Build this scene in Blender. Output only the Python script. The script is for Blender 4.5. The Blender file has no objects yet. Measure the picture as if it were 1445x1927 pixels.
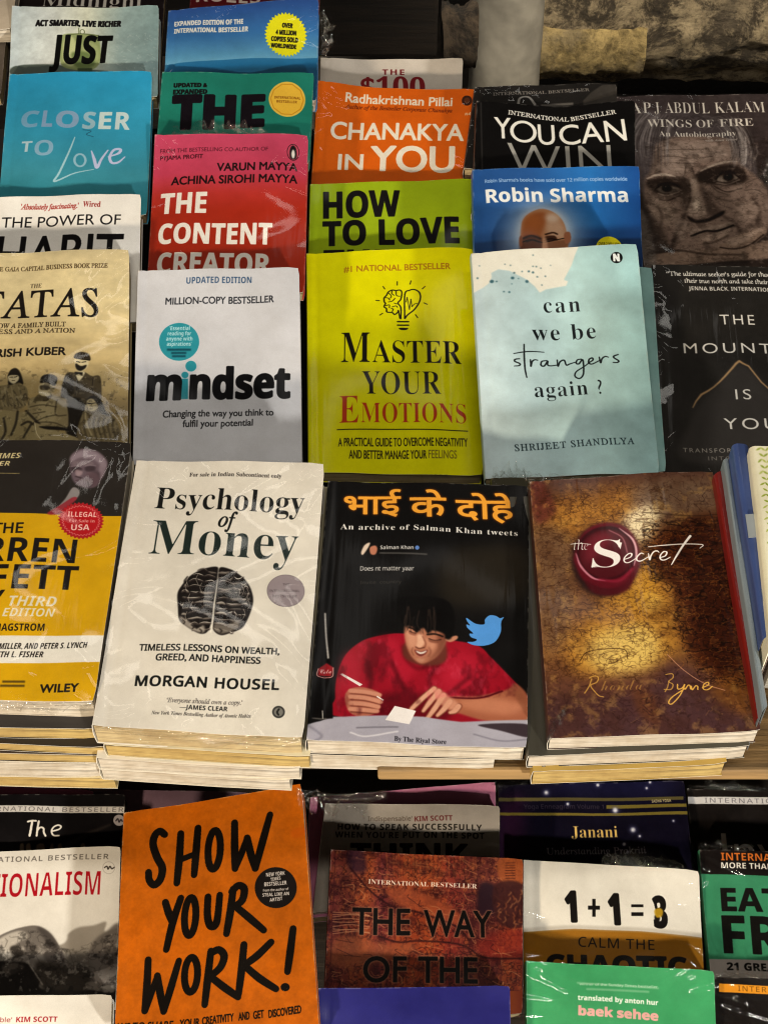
import bpy, bmesh, math, random
import numpy as np
from mathutils import Vector, Matrix
C = bpy.context.scene
COL = C.collection

# ------------------------------------------------------------------ camera, world, lamps, exposure
FPX = 3130.0; PITCH = math.radians(45); CX, CY = 722.5, 963.5; CAMZ = 1.55
cam = bpy.data.cameras.new('camera'); cam.sensor_fit = 'HORIZONTAL'; cam.sensor_width = 36.0
cam.lens = FPX / 1445 * 36; cam.clip_start = .05; cam.clip_end = 60
camo = bpy.data.objects.new('camera', cam); COL.objects.link(camo)
camo.location = (0, 0, CAMZ); camo.rotation_euler = (math.radians(45), 0, 0)
C.camera = camo
wd = bpy.data.worlds.new('World'); C.world = wd; wd.use_nodes = True
bgn = wd.node_tree.nodes['Background']; bgn.inputs[0].default_value = (1.0, .86, .70, 1); bgn.inputs[1].default_value = .09
C.view_settings.view_transform = 'Standard'; C.view_settings.look = 'None'
C.view_settings.exposure = -0.06; C.view_settings.gamma = 1.0; C.view_settings.use_curve_mapping = False
C.cycles.use_denoising = True; C.cycles.filter_width = 1.1; C.render.filter_size = 1.1; C.cycles.max_bounces = 6; C.cycles.transparent_max_bounces = 12
C.cycles.sample_clamp_indirect = 4.0
def lamp(name, loc, aim, watts, size, col):
    l = bpy.data.lights.new(name, 'AREA'); l.shape = 'DISK'; l.size = size; l.energy = watts; l.color = col
    o = bpy.data.objects.new(name, l); COL.objects.link(o); o.location = loc
    o.rotation_euler = (Vector(aim) - Vector(loc)).to_track_quat('-Z', 'Y').to_euler()
    return o
lamp('stall_lamp', (-1.20, -1.90, 1.14), (0, .8, .78), 108, .17, (1.0, .84, .63))
lamp('stall_lamp', (1.30, -1.90, 1.18), (0.1, .8, .78), 98, .17, (1.0, .95, .87))
tube = lamp('overhead_tube', (.10, -.15, 2.45), (.05, .80, .7), 16, .05, (1.0, .93, .82)); tube.data.shape = 'RECTANGLE'; tube.data.size = 1.15; tube.data.size_y = .05
far = lamp('glint_light', (-.10, 1.62, 3.0), (.0, .85, .7), 1.3, .05, (1.0, .95, .88)); far.data.shape = 'RECTANGLE'; far.data.size = 1.3; far.data.size_y = .09  # weak light added behind the stall just to draw glints on the film
sp = bpy.data.lights.new('wall_fill_light', 'SPOT'); sp.energy = 430; sp.spot_size = math.radians(54); sp.spot_blend = .6; sp.shadow_soft_size = .08; sp.color = (1.0, .86, .66)  # added spot without a visible source, brightens the wall and post
spo = bpy.data.objects.new('wall_fill_light', sp); COL.objects.link(spo); spo.location = (.55, 1.0, 2.3); spo.rotation_euler = (Vector((.75, 2.5, .35)) - Vector(spo.location)).to_track_quat('-Z', 'Y').to_euler()

# ------------------------------------------------------------------ projection between the photograph's layout and the stall
XA = np.array([1., 0, 0]); FA = np.array([0, math.cos(PITCH), -math.sin(PITCH)]); UA = np.array([0, math.sin(PITCH), math.cos(PITCH)])
CAMP = np.array([0, 0, CAMZ])
def rays(p):
    p = np.atleast_2d(np.asarray(p, float))
    return FA + (p[:, :1] - CX) / FPX * XA - (p[:, 1:2] - CY) / FPX * UA
class Plane:
    """the plane of one book cover: corner A, axes ex (right) and ey (down), normal n"""
    def __init__(s, q, D, tilt, roll, ext):
        a, r = math.radians(tilt), math.radians(roll)
        n = np.array([0, -math.sin(a), math.cos(a)]); n = n * math.cos(r) - XA * math.sin(r)
        q = np.array(q, float); s.n = n; s.P0 = CAMP + rays((q[0] + q[1]) / 2)[0] * D; s.D = D
        c = s.hit(q); c[2] = c[1] + (c[2] - c[1]) * ext; c[3] = c[0] + (c[3] - c[0]) * ext
        s.A = c[0]; s.ex = (c[1] - c[0]) / np.linalg.norm(c[1] - c[0]); s.ey = np.cross(s.ex, n)
        s.c = s.to2(c)                                  # TL TR BR BL in metres, y down
        s.lo = s.c.min(0); s.hi = s.c.max(0)
    def hit(s, p):
        r = rays(p); return CAMP + r * (((s.P0 - CAMP) @ s.n) / (r @ s.n))[:, None]
    def to2(s, P): d = P - s.A; return np.stack([d @ s.ex, d @ s.ey], 1)

# ------------------------------------------------------------------ printing: covers are drawn as vector shapes and lettering, then rasterised
FR = dict(Z1=(0, 0, 2.3306), Z2=(560, 0, 1.6328), Z3=(0, 440, 2.4083), Z4=(560, 440, 1.6328), Z5=(0, 820, 2.3306), Z6=(560, 880, 1.6328),
          Z7=(0, 1440, 2.3306), Z8=(560, 1440, 1.6328), K1=(1160, 160, 5.0702), K2=(0, 640, 5.5577), K3=(0, 820, 5.5577), K4=(570, 1120, 3.3605),
          K5=(1180, 780, 5.4528), K7=(880, 300, 4.25), K8=(320, 1050, 5.3519), S=(990, 880, 3.2111), E=(1280, 1460, 4.127), R=(0, 1480, 4.3125),
          W=(570, 1450, 3.3605), B=(630, 490, 5.5577), J=(0, 0, 4.3788), N=(940, 1450, 2.8614), H=(540, 860, 3.0104), C=(880, 450, 3.8026),
          Y=(860, 140, 3.8026), U=(280, 0, 4.0139), P=(0, 0, 1.0))
def hx(c):
    if isinstance(c, str): c = c.lstrip('#'); return np.array([int(c[i:i + 2], 16) / 255 for i in (0, 2, 4)], np.float32)
    return np.array(c, np.float32)
def lin(c): c = hx(c); return tuple(float(x) for x in np.where(c <= .04045, c / 12.92, ((c + .055) / 1.055) ** 2.4)) + (1.0,)
def fbm(h, w, cell, octv=4, seed=0, asp=1.0):
    rg = np.random.RandomState(seed); out = np.zeros((h, w), np.float32); amp = 1.; tot = 0
    for o in range(octv):
        cx = max(cell / 2 ** o, 1.); cy = max(cell * asp / 2 ** o, 1.)
        gw, gh = int(w / cx) + 3, int(h / cy) + 3; g = rg.rand(gh, gw).astype(np.float32)
        x = np.arange(w) / cx; y = np.arange(h) / cy; xi = x.astype(int); yi = y.astype(int)
        fx = x - xi; fy = y - yi; fx = fx * fx * (3 - 2 * fx); fy = (fy * fy * (3 - 2 * fy))[:, None]
        a = g[yi][:, xi] * (1 - fx) + g[yi][:, xi + 1] * fx; b = g[yi + 1][:, xi] * (1 - fx) + g[yi + 1][:, xi + 1] * fx
        out += amp * (a * (1 - fy) + b * fy); tot += amp; amp *= .55
    return out / tot - .5
def boxblur(m, r):
    r = int(max(1, round(r)))
    for ax in (0, 1):
        pad = [(0, 0), (0, 0)]; pad[ax] = (r + 1, r)
        c = np.cumsum(np.pad(m, pad, mode='edge'), axis=ax); n = m.shape[ax]
        m = (np.take(c, np.arange(2 * r + 1, 2 * r + 1 + n), ax) - np.take(c, np.arange(0, n), ax)) / (2 * r + 1)
    return m
def cat(p, closed, k=6):
    p = np.asarray(p, float); n = len(p)
    if n < 3: return p
    q = np.vstack([p[-1], p, p[0], p[1]]) if closed else np.vstack([2 * p[0] - p[1], p, 2 * p[-1] - p[-2]])
    t = np.linspace(0, 1, k, endpoint=False)[:, None]; out = []
    for i in range(n if closed else n - 1):
        a, b, c, d = q[i], q[i + 1], q[i + 2], q[i + 3]
        out.append(.5 * (2 * b + (c - a) * t + (2 * a - 5 * b + 4 * c - d) * t ** 2 + (3 * b - a - 3 * c + d) * t ** 3))
    if not closed: out.append(p[-1:])
    return np.vstack(out)
def ring(p): p = np.asarray(p, float); return np.hstack([p, np.roll(p, -1, 0)])
def strokes(p, w):
    """edges of a pen line of radius w (a number or one per point)"""
    p = np.asarray(p, float); w = np.broadcast_to(np.asarray(w, float), (len(p),)); E = []
    an = np.arange(10) / 10 * 2 * math.pi; ci = np.stack([np.cos(an), np.sin(an)], 1)
    o = p[:, None, :] + w[:, None, None] * ci; E.append(np.concatenate([o, np.roll(o, -1, 1)], 2).reshape(-1, 4))
    if len(p) > 1:
        d = p[1:] - p[:-1]; L = np.linalg.norm(d, axis=1, keepdims=True); L[L == 0] = 1; d = d / L; nn = np.stack([-d[:, 1], d[:, 0]], 1)
        a = p[:-1] - nn * w[:-1, None]; b = p[1:] - nn * w[1:, None]; c = p[1:] + nn * w[1:, None]; e = p[:-1] + nn * w[:-1, None]
        qd = np.stack([a, b, c, e], 1); E.append(np.concatenate([qd, np.roll(qd, -1, 1)], 2).reshape(-1, 4))
    return np.vstack(E)
GL = {}
FB = dict(S=(0x1D400, 0x1D7CE), I=(0x1D434, 0x1D7CE), Z=(0x1D468, 0x1D7CE), C=(0x1D4D0, None), B=(0x1D5D4, 0x1D7EC), N=(0x1D5A0, 0x1D7E2), O=(0x1D63C, 0x1D7EC))
TXT = bpy.data.curves.new('lettering', 'FONT'); TXO = bpy.data.objects.new('lettering', TXT); TXT.resolution_u = 5
def fchars(s, f):
    if f == 'R': f = 'I'
    if f not in FB: return s
    ba, dg = FB[f]; o = ''
    for ch in s:
        if 'A' <= ch <= 'Z': o += chr(ba + ord(ch) - 65)
        elif 'a' <= ch <= 'z': o += 'ℎ' if (ba == 0x1D434 and ch == 'h') else chr(ba + 26 + ord(ch) - 97)
        elif dg and '0' <= ch <= '9': o += chr(dg + ord(ch) - 48)
        else: o += ch
    return o
def outline(s, f, sp):
    k = (s, f, sp)
    if k in GL: return GL[k]
    TXT.body = fchars(s, f); TXT.space_character = sp
    if TXO.name not in COL.objects: COL.objects.link(TXO)
    bpy.context.view_layer.update(); dg = bpy.context.evaluated_depsgraph_get(); ev = TXO.evaluated_get(dg); me = ev.to_mesh()
    co = np.empty(len(me.vertices) * 3); me.vertices.foreach_get('co', co); co = co.reshape(-1, 3)[:, :2]
    lv = np.empty(len(me.loops), int); me.loops.foreach_get('vertex_index', lv)
    ps = np.array([(p.loop_start, p.loop_total) for p in me.polygons]); ed = {}
    for st, n in ps:
        v = lv[st:st + n]
        for i in range(n): ed[(v[i], v[(i + 1) % n])] = 1
    E = np.array([(a, b) for a, b in ed if (b, a) not in ed], int).reshape(-1, 2)
    out = np.hstack([co[E[:, 0]], co[E[:, 1]]]) if len(E) else np.zeros((0, 4))
    ev.to_mesh_clear(); GL[k] = out; return out
CAPH = {}
def caph(f):
    if f not in CAPH: e = outline('H', f, 1.0); CAPH[f] = float(max(e[:, 1].max(), e[:, 3].max()))
    return CAPH[f]

class Cover:
    """the printed front of one book, drawn flat in the plane of its cover"""
    def __init__(s, pl, bg, dens=1.35, grain=.03, seed=1):
        s.pl = pl; s.res = dens * FPX / pl.D; wh = (pl.hi - pl.lo) * s.res
        s.W = int(min(900, max(64, wh[0]))); s.Hh = int(min(1100, max(64, wh[1]))); s.rx = s.W / (pl.hi - pl.lo)[0]; s.ry = s.Hh / (pl.hi - pl.lo)[1]
        s.im = np.empty((s.Hh, s.W, 3), np.float32); s.im[:] = hx(bg); s.f = FR['P']; s.seed = seed; s.grain = grain
    def fr(s, k): s.f = FR[k]; return s
    def m(s, p):
        p = np.atleast_2d(np.asarray(p, float)) / s.f[2] + np.array(s.f[:2]); t = s.pl.to2(s.pl.hit(p)) - s.pl.lo
        return t * np.array([s.rx, s.ry])
    def sc(s, p): a = s.m([p, (p[0] + 10, p[1])]); return np.linalg.norm(a[1] - a[0]) / 10
    def paint(s, E, col, blur=0, alpha=1., tex=None):
        if len(E) == 0: return
        pad = int(blur * 3) + 2
        x0 = int(max(0, min(E[:, 0].min(), E[:, 2].min()) - pad)); x1 = int(min(s.W, max(E[:, 0].max(), E[:, 2].max()) + pad + 1))
        y0 = int(max(0, min(E[:, 1].min(), E[:, 3].min()) - pad)); y1 = int(min(s.Hh, max(E[:, 1].max(), E[:, 3].max()) + pad + 1))
        w, h = x1 - x0, y1 - y0
        if w <= 0 or h <= 0: return
        a = s.mask(E - np.array([x0, y0, x0, y0]), w, h)
        if blur > .4:
            for _ in range(2): a = boxblur(a, blur * .8)
        a = a * alpha
        if tex is not None: a = a * np.clip(tex[y0:y1, x0:x1], 0, 1)
        v = s.im[y0:y1, x0:x1]; v += (hx(col) - v) * a[..., None]
    def mask(s, E, w, h, K=4):
        acc = np.zeros((h * K, w + 2), np.float32)
        xa, ya, xb, yb = E.T; ok = ya != yb; xa, ya, xb, yb = xa[ok], ya[ok], xb[ok], yb[ok]
        sg = np.where(yb > ya, 1., -1.); sw = yb < ya
        xa, xb = np.where(sw, xb, xa), np.where(sw, xa, xb); ya, yb = np.where(sw, yb, ya), np.where(sw, ya, yb)
        i0 = np.clip(np.ceil(ya * K - .5), 0, h * K).astype(int); i1 = np.clip(np.ceil(yb * K - .5), 0, h * K).astype(int); n = np.maximum(i1 - i0, 0)
        if n.sum() == 0: return np.zeros((h, w), np.float32)
        id_ = np.repeat(np.arange(len(n)), n); st = np.repeat(np.cumsum(n) - n, n); row = np.repeat(i0, n) + (np.arange(n.sum()) - st)
        yy = (row + .5) / K; t = (yy - ya[id_]) / (yb - ya)[id_]; xx = np.clip(xa[id_] + t * (xb - xa)[id_], 0, w); cx = np.floor(xx).astype(int); fx = xx - cx
        np.add.at(acc, (row, cx), sg[id_] * (1 - fx)); np.add.at(acc, (row, cx + 1), sg[id_] * fx)
        cov = np.clip(np.abs(np.cumsum(acc, 1)[:, :w]), 0, 1)
        return cov.reshape(h, K, w).mean(1)
    # shapes, all in the current frame's units
    def poly(s, pts, col, blur=0, a=1., sm=False, tex=None):
        k = s.sc(pts[0]); p = s.m(pts); p = cat(p, True) if sm else p
        s.paint(ring(p), col, blur * k, a, tex); return s
    def b(s, pts, col, blur=10, a=1., tex=None): return s.poly(pts, col, blur, a, True, tex)
    def circ(s, x, y, rx, ry, col, blur=0, a=1., n=40, wob=0, teeth=0, rot=0):
        an = np.arange(n) / n * 2 * math.pi; r = np.ones(n)
        if teeth: n = teeth * 2; an = np.arange(n) / n * 2 * math.pi; r = np.where(np.arange(n) % 2, 1 - wob, 1.)
        c, d = math.cos(rot), math.sin(rot); px, py = rx * r * np.cos(an), ry * r * np.sin(an)
        return s.poly(np.stack([x + px * c - py * d, y + px * d + py * c], 1), col, blur, a)
    def rect(s, x0, y0, x1, y1, col, blur=0, a=1.): return s.poly([(x0, y0), (x1, y0), (x1, y1), (x0, y1)], col, blur, a)
    def line(s, pts, w, col, blur=0, a=1., sm=True, taper=None):
        k = s.sc(pts[0]); p = s.m(pts); p = cat(p, False, 7) if sm and len(pts) > 2 else p
        ww = np.full(len(p), w * k / 2)
        if taper: t = np.linspace(0, 1, len(p)); ww = ww * np.interp(t, np.linspace(0, 1, len(taper)), taper)
        s.paint(strokes(p, ww), col, blur * k, a); return s
    def loop(s, x, y, rx, ry, w, col, rot=0, blur=0, a=1., t0=0, t1=360):
        an = np.radians(np.linspace(t0, t1, 26)); c, d = math.cos(rot), math.sin(rot); px, py = rx * np.cos(an), ry * np.sin(an)
        return s.line(np.stack([x + px * c - py * d, y + px * d + py * c], 1), w, col, blur, a, sm=False)
    def vgrad(s, st, x=None, a=1.):
        """colour stops down the cover: [(y, colour) ...] in frame units"""
        xx = x if x is not None else (s.pl and 0); ys = []
        for y, c in st:
            P = (np.array([xx if x is not None else 300., y]) / 1.0); ys.append(s.m([P])[0][1])
        r = np.arange(s.Hh); cs = np.array([hx(c) for _, c in st]); g = np.stack([np.interp(r, ys, cs[:, i]) for i in range(3)], 1)
        s.im += (g[:, None, :].astype(np.float32) - s.im) * a; return s
    def hgrad(s, st, y, a=1.):
        xs = [s.m([(x, y)])[0][0] for x, _ in st]; r = np.arange(s.W); cs = np.array([hx(c) for _, c in st])
        g = np.stack([np.interp(r, xs, cs[:, i]) for i in range(3)], 1); s.im += (g[None].astype(np.float32) - s.im) * a; return s
    def mott(s, cell, amp, seed=3, asp=1., octv=4):
        s.im *= 1 + amp * 2 * fbm(s.Hh, s.W, cell, octv, seed, asp)[..., None]; return s
    def tx(s, cell, seed=5, asp=1., gain=4., off=.5): return np.clip(fbm(s.Hh, s.W, cell, 4, seed, asp) * gain + off, 0, 1)
    def vein(s, cell, seed, k=14., asp=1., off=1.): return np.clip(off - np.abs(fbm(s.Hh, s.W, cell, 3, seed, asp)) * k, 0, 1)
    def t(s, txt, x0, y, x1, h, col, f='B', y1=None, w=0., sp=1., a=1., blur=0, box=False, sh=0., halo=None):
        """one line of lettering: baseline from (x0,y) to (x1,y1), capitals h high, w = extra stroke in cap heights"""
        y1 = y if y1 is None else y1; e = outline(txt, f, sp)
        if len(e) == 0: return s
        e = e.copy(); ch = caph(f)
        if f == 'R':
            for j in (0, 2): e[:, j] -= e[:, j + 1] * .275
        if sh:
            for j in (0, 2): e[:, j] += e[:, j + 1] * sh
        mx0, mx1 = min(e[:, 0].min(), e[:, 2].min()), max(e[:, 0].max(), e[:, 2].max()); lo = 0.
        if box: lo = min(e[:, 1].min(), e[:, 3].min()); ch = max(e[:, 1].max(), e[:, 3].max()) - lo
        o, r, u = s.m([(x0, y), (x1, y1), (x0, y - h)]); X = r - o; d = X / np.linalg.norm(X); nn = np.array([d[1], -d[0]]); hh = abs((u - o) @ nn)
        T = lambda q: o + ((q[:, :1] - mx0) / (mx1 - mx0)) * X + ((q[:, 1:2] - lo) / ch) * hh * nn
        g = np.hstack([T(e[:, :2]), T(e[:, 2:])]); k = s.sc((x0, y)); rad = abs(w) * hh
        if halo: s.paint(s.fat(g, halo[1] * hh), halo[0], halo[1] * hh * .5, .8 * a)
        if w > 0:
            s.paint(np.vstack([s.fat(g, rad), g * [1, 1, 1, 1]]) if False else s.fat(g, rad), col, blur * k, a); s.paint(g, col, blur * k, a)
        elif w < 0: s.thin(g, rad, col, a)
        else: s.paint(g, col, blur * k, a)
        return s
    def fat(s, g, rad):
        p, q = g[:, :2], g[:, 2:]; d = q - p; L = np.linalg.norm(d, axis=1, keepdims=True); L[L == 0] = 1; n = np.stack([-d[:, 1], d[:, 0]], 1) / L * rad
        qd = np.stack([p - n, q - n, q + n, p + n], 1); E = [np.concatenate([qd, np.roll(qd, -1, 1)], 2).reshape(-1, 4)]
        an = np.arange(8) / 8 * 2 * math.pi; o = p[:, None] + rad * np.stack([np.cos(an), np.sin(an)], 1); E.append(np.concatenate([o, np.roll(o, -1, 1)], 2).reshape(-1, 4))
        return np.vstack(E)
    def thin(s, g, rad, col, a):
        x0 = int(max(0, g[:, [0, 2]].min() - 2)); x1 = int(min(s.W, g[:, [0, 2]].max() + 3)); y0 = int(max(0, g[:, [1, 3]].min() - 2)); y1 = int(min(s.Hh, g[:, [1, 3]].max() + 3))
        if x1 <= x0 or y1 <= y0: return
        o = np.array([x0, y0, x0, y0]); mk = s.mask(g - o, x1 - x0, y1 - y0) * (1 - s.mask(s.fat(g, rad) - o, x1 - x0, y1 - y0)) * a
        v = s.im[y0:y1, x0:x1]; v += (hx(col) - v) * mk[..., None]
    def done(s, name):
        k = (s.pl.c - s.pl.lo) * np.array([s.rx, s.ry]); ms = s.tx(16, s.seed + 40, 1, 5, .1)     # rubbed edges and corners
        lum = float(s.im.mean()); wc = '#d9d2c6' if lum < .75 else '#b9ae9c'
        for i in range(4):
            p = k[i] + (k[(i + 1) % 4] - k[i]) * np.linspace(0, 1, 12)[:, None]
            s.paint(strokes(p, 1.4), wc, .6, .42, ms)
        for q in k: s.paint(strokes(np.array([q]), 5.), wc, 2., .55)
        g = np.random.RandomState(s.seed).randn(s.Hh, s.W, 1).astype(np.float32)
        im = np.clip(s.im * (1 + s.grain * .5 * g) + fbm(s.Hh, s.W, 60, 4, s.seed)[..., None] * s.grain, 0, 1)
        px = np.ones((s.Hh, s.W, 4), np.float32); px[..., :3] = im[::-1]
        i = bpy.data.images.new(name + '_print', s.W, s.Hh, alpha=False); i.pixels.foreach_set(px.ravel()); i.update(); i.pack()
        return i
# ------------------------------------------------------------------ the printed covers
WHT, INK = '#e9e6df', '#121011'
def c_midnight(c): c.fr('J').t('Midnight', 340, 58, 1180, 100, '#d8d2c8', 'S', w=-.012)
def c_rules(c): c.fr('Z1').t('RULES', 860, 12, 1140, 62, '#d9c9bd', 'B')
def c_just(c):
    c.fr('J').hgrad([(90, '#b9c6ca'), (420, '#d3dad6'), (700, '#d6dac6'), (1000, '#93a9a8'), (1300, '#7d9697')], 300).mott(26, .10, 2).mott(8, .05, 9)
    c.b([(120, 530), (400, 525), (640, 560), (900, 600), (640, 640), (130, 620)], '#55605a', 6)
    c.b([(505, 330), (560, 285), (780, 285), (820, 330), (830, 500), (760, 575), (600, 570), (500, 520)], '#8d9a62', 5, .9)
    c.b([(530, 340), (600, 310), (640, 420), (600, 540), (525, 500)], '#c9cf9a', 10, .8).b([(690, 350), (800, 380), (810, 500), (700, 470)], '#aab57f', 10, .7)
    c.b([(590, 440), (740, 440), (780, 540), (640, 560)], '#5d7040', 14, .8).rect(640, 560, 760, 598, '#3e4a33', 3)
    c.line([(650, 235), (652, 280)], 8, '#7a845c').line([(560, 292), (690, 282), (815, 292)], 9, '#5e6a42').loop(680, 265, 18, 20, 6, '#69734c')
    rg = random.Random(4)
    for i in range(50): x, y = rg.uniform(880, 1280), rg.uniform(260, 590); c.line([(x, y), (x + rg.uniform(-14, 14), y + rg.uniform(-14, 14)), (x + rg.uniform(0, 26), y + rg.uniform(-4, 20))], 4, '#c3d0cd', 0, .35)
    c.t('ACT SMARTER, LIVE RICHER', 295, 221, 995, 48, INK, 'B', w=.05, y1=214).t('JUST', 415, 522, 905, 224, '#0b0b0a', 'B', w=.02)
def c_blue(c):
    c.fr('U').vgrad([(40, '#284c92'), (280, '#3672b0'), (440, '#5a9cc6'), (474, '#66a6cc'), (478, '#2a74a6'), (520, '#1f6a9c'), (560, '#154a6c')])
    c.mott(40, .05).t('EXPANDED EDITION OF THE', 192, 187, 712, 36, WHT, 'B', y1=180, w=.03).t('INTERNATIONAL BESTSELLER', 190, 245, 750, 36, WHT, 'B', y1=239, w=.03)
    c.circ(1035, 265, 162, 162, '#e6e21a', teeth=36, wob=.11)
    for s, a, y, b, h in (('OVER', 1008, 212, 1085, 32), ('4 MILLION', 960, 262, 1112, 32), ('COPIES SOLD', 925, 312, 1125, 34), ('WORLDWIDE', 922, 360, 1112, 32)): c.t(s, a, y, b, h, INK, 'B', w=.03, y1=y + 3)
def c_teal(c):
    c.fr('U').mott(40, .05).t('UPDATED &', 190, 664, 440, 30, INK, 'B', w=.06).t('EXPANDED', 185, 714, 440, 32, INK, 'B', w=.06)
    c.t('THE', 176, 966, 860, 236, '#120d14', 'B', w=.05, y1=962).circ(1045, 755, 138, 138, '#d9b548').circ(1045, 755, 128, 128, '#c08a20', n=10).circ(1045, 755, 120, 120, '#dfb23a', n=10)
    c.t('INTERNATIONAL', 950, 752, 1146, 20, '#7a4a12', 'B').t('BESTSELLER', 966, 784, 1120, 20, '#7a4a12', 'B')
def c_closer(c):
    c.fr('Z1').vgrad([(320, '#2791bd'), (600, '#318fae'), (760, '#3a8b9e'), (880, '#2d7a86')]).mott(60, .05)
    for i, (ch, x0, x1, col) in enumerate((('C', 92, 166, '#6d9cbb'), ('L', 185, 228, '#7d9cbd'), ('O', 245, 340, '#7f9fbd'), ('S', 362, 414, '#8fb3c2'), ('E', 432, 484, '#bcd0d0'), ('R', 505, 566, '#b9cdd0'))):
        c.t(ch, x0, 562 + i * .6, x1, 72, col, 'B', w=.02)
    c.t('T', 92, 672, 140, 46, '#a9c3cf', 'B').t('O', 150, 690, 232, 66, '#7fa7c0', 'B')
    L = '#b9bfe0'
    c.line([(330, 605), (305, 670), (262, 762), (238, 798), (262, 792), (330, 762), (412, 746)], 9, '#9fc6d2', taper=(.5, 1, 1, .8, .4)).loop(352, 706, 24, 27, 10, '#8fb9cc')
    c.line([(402, 664), (414, 700), (426, 738), (446, 700), (474, 660)], 14, L, taper=(.4, 1, 1, .8, .5)).line([(476, 690), (520, 672), (528, 654), (500, 658), (482, 690), (492, 716), (520, 712), (548, 686)], 13, L, taper=(.5, 1, 1, .9, 1, .9, .4))
    c.line([(365, 570), (400, 575), (380, 590), (410, 600)], 4, '#1d4a60', 0, .7)
def c_content(c):
    c.fr('Z1').vgrad([(590, '#c9486a'), (760, '#bf3d58'), (850, '#b2302a'), (930, '#a52814'), (1200, '#962610')]).mott(50, .06)
    c.t('FROM THE BESTSELLING CO-AUTHOR OF', 702, 668, 1176, 17, '#4a1220', 'g').t('PYJAMA PROFIT', 702, 697, 890, 17, '#3a0e18', 'g', w=.02)
    c.t('VARUN MAYYA', 952, 753, 1303, 33, '#1a0a0c', 'g', w=.03).t('ACHINA SIROHI MAYYA', 750, 807, 1303, 34, '#1a0a0c', 'g', w=.03)
    for s, a, y, b in (('THE', 700, 934, 902), ('CONTENT', 693, 1072, 1190), ('CREATOR', 688, 1205, 1182)): c.t(s, a, y, b, 90, '#ece7df', 'B', w=.02)
    c.circ(1286, 671, 27, 37, '#1a0c10').circ(1286, 671, 24, 34, '#d5526c').b([(1286, 640), (1298, 652), (1302, 680), (1296, 700), (1276, 700), (1270, 680), (1274, 652)], '#151012', 1).b([(1286, 658), (1294, 676), (1290, 696), (1282, 696), (1278, 676)], '#e8e2dc', 1)
def c_habit(c):
    c.fr('Z1').mott(60, .02).t("'Absolutely fascinating.'", 92, 918, 345, 22, '#a23a33', 'I', w=.02).t('Wired', 365, 914, 442, 24, '#8e1f1c', 'S')
    c.t('THE POWER OF', 4, 996, 529, 44, INK, 'g', y1=990).t('HABIT', -22, 1192, 530, 156, INK, 'g', y1=1188, w=.012)
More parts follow.
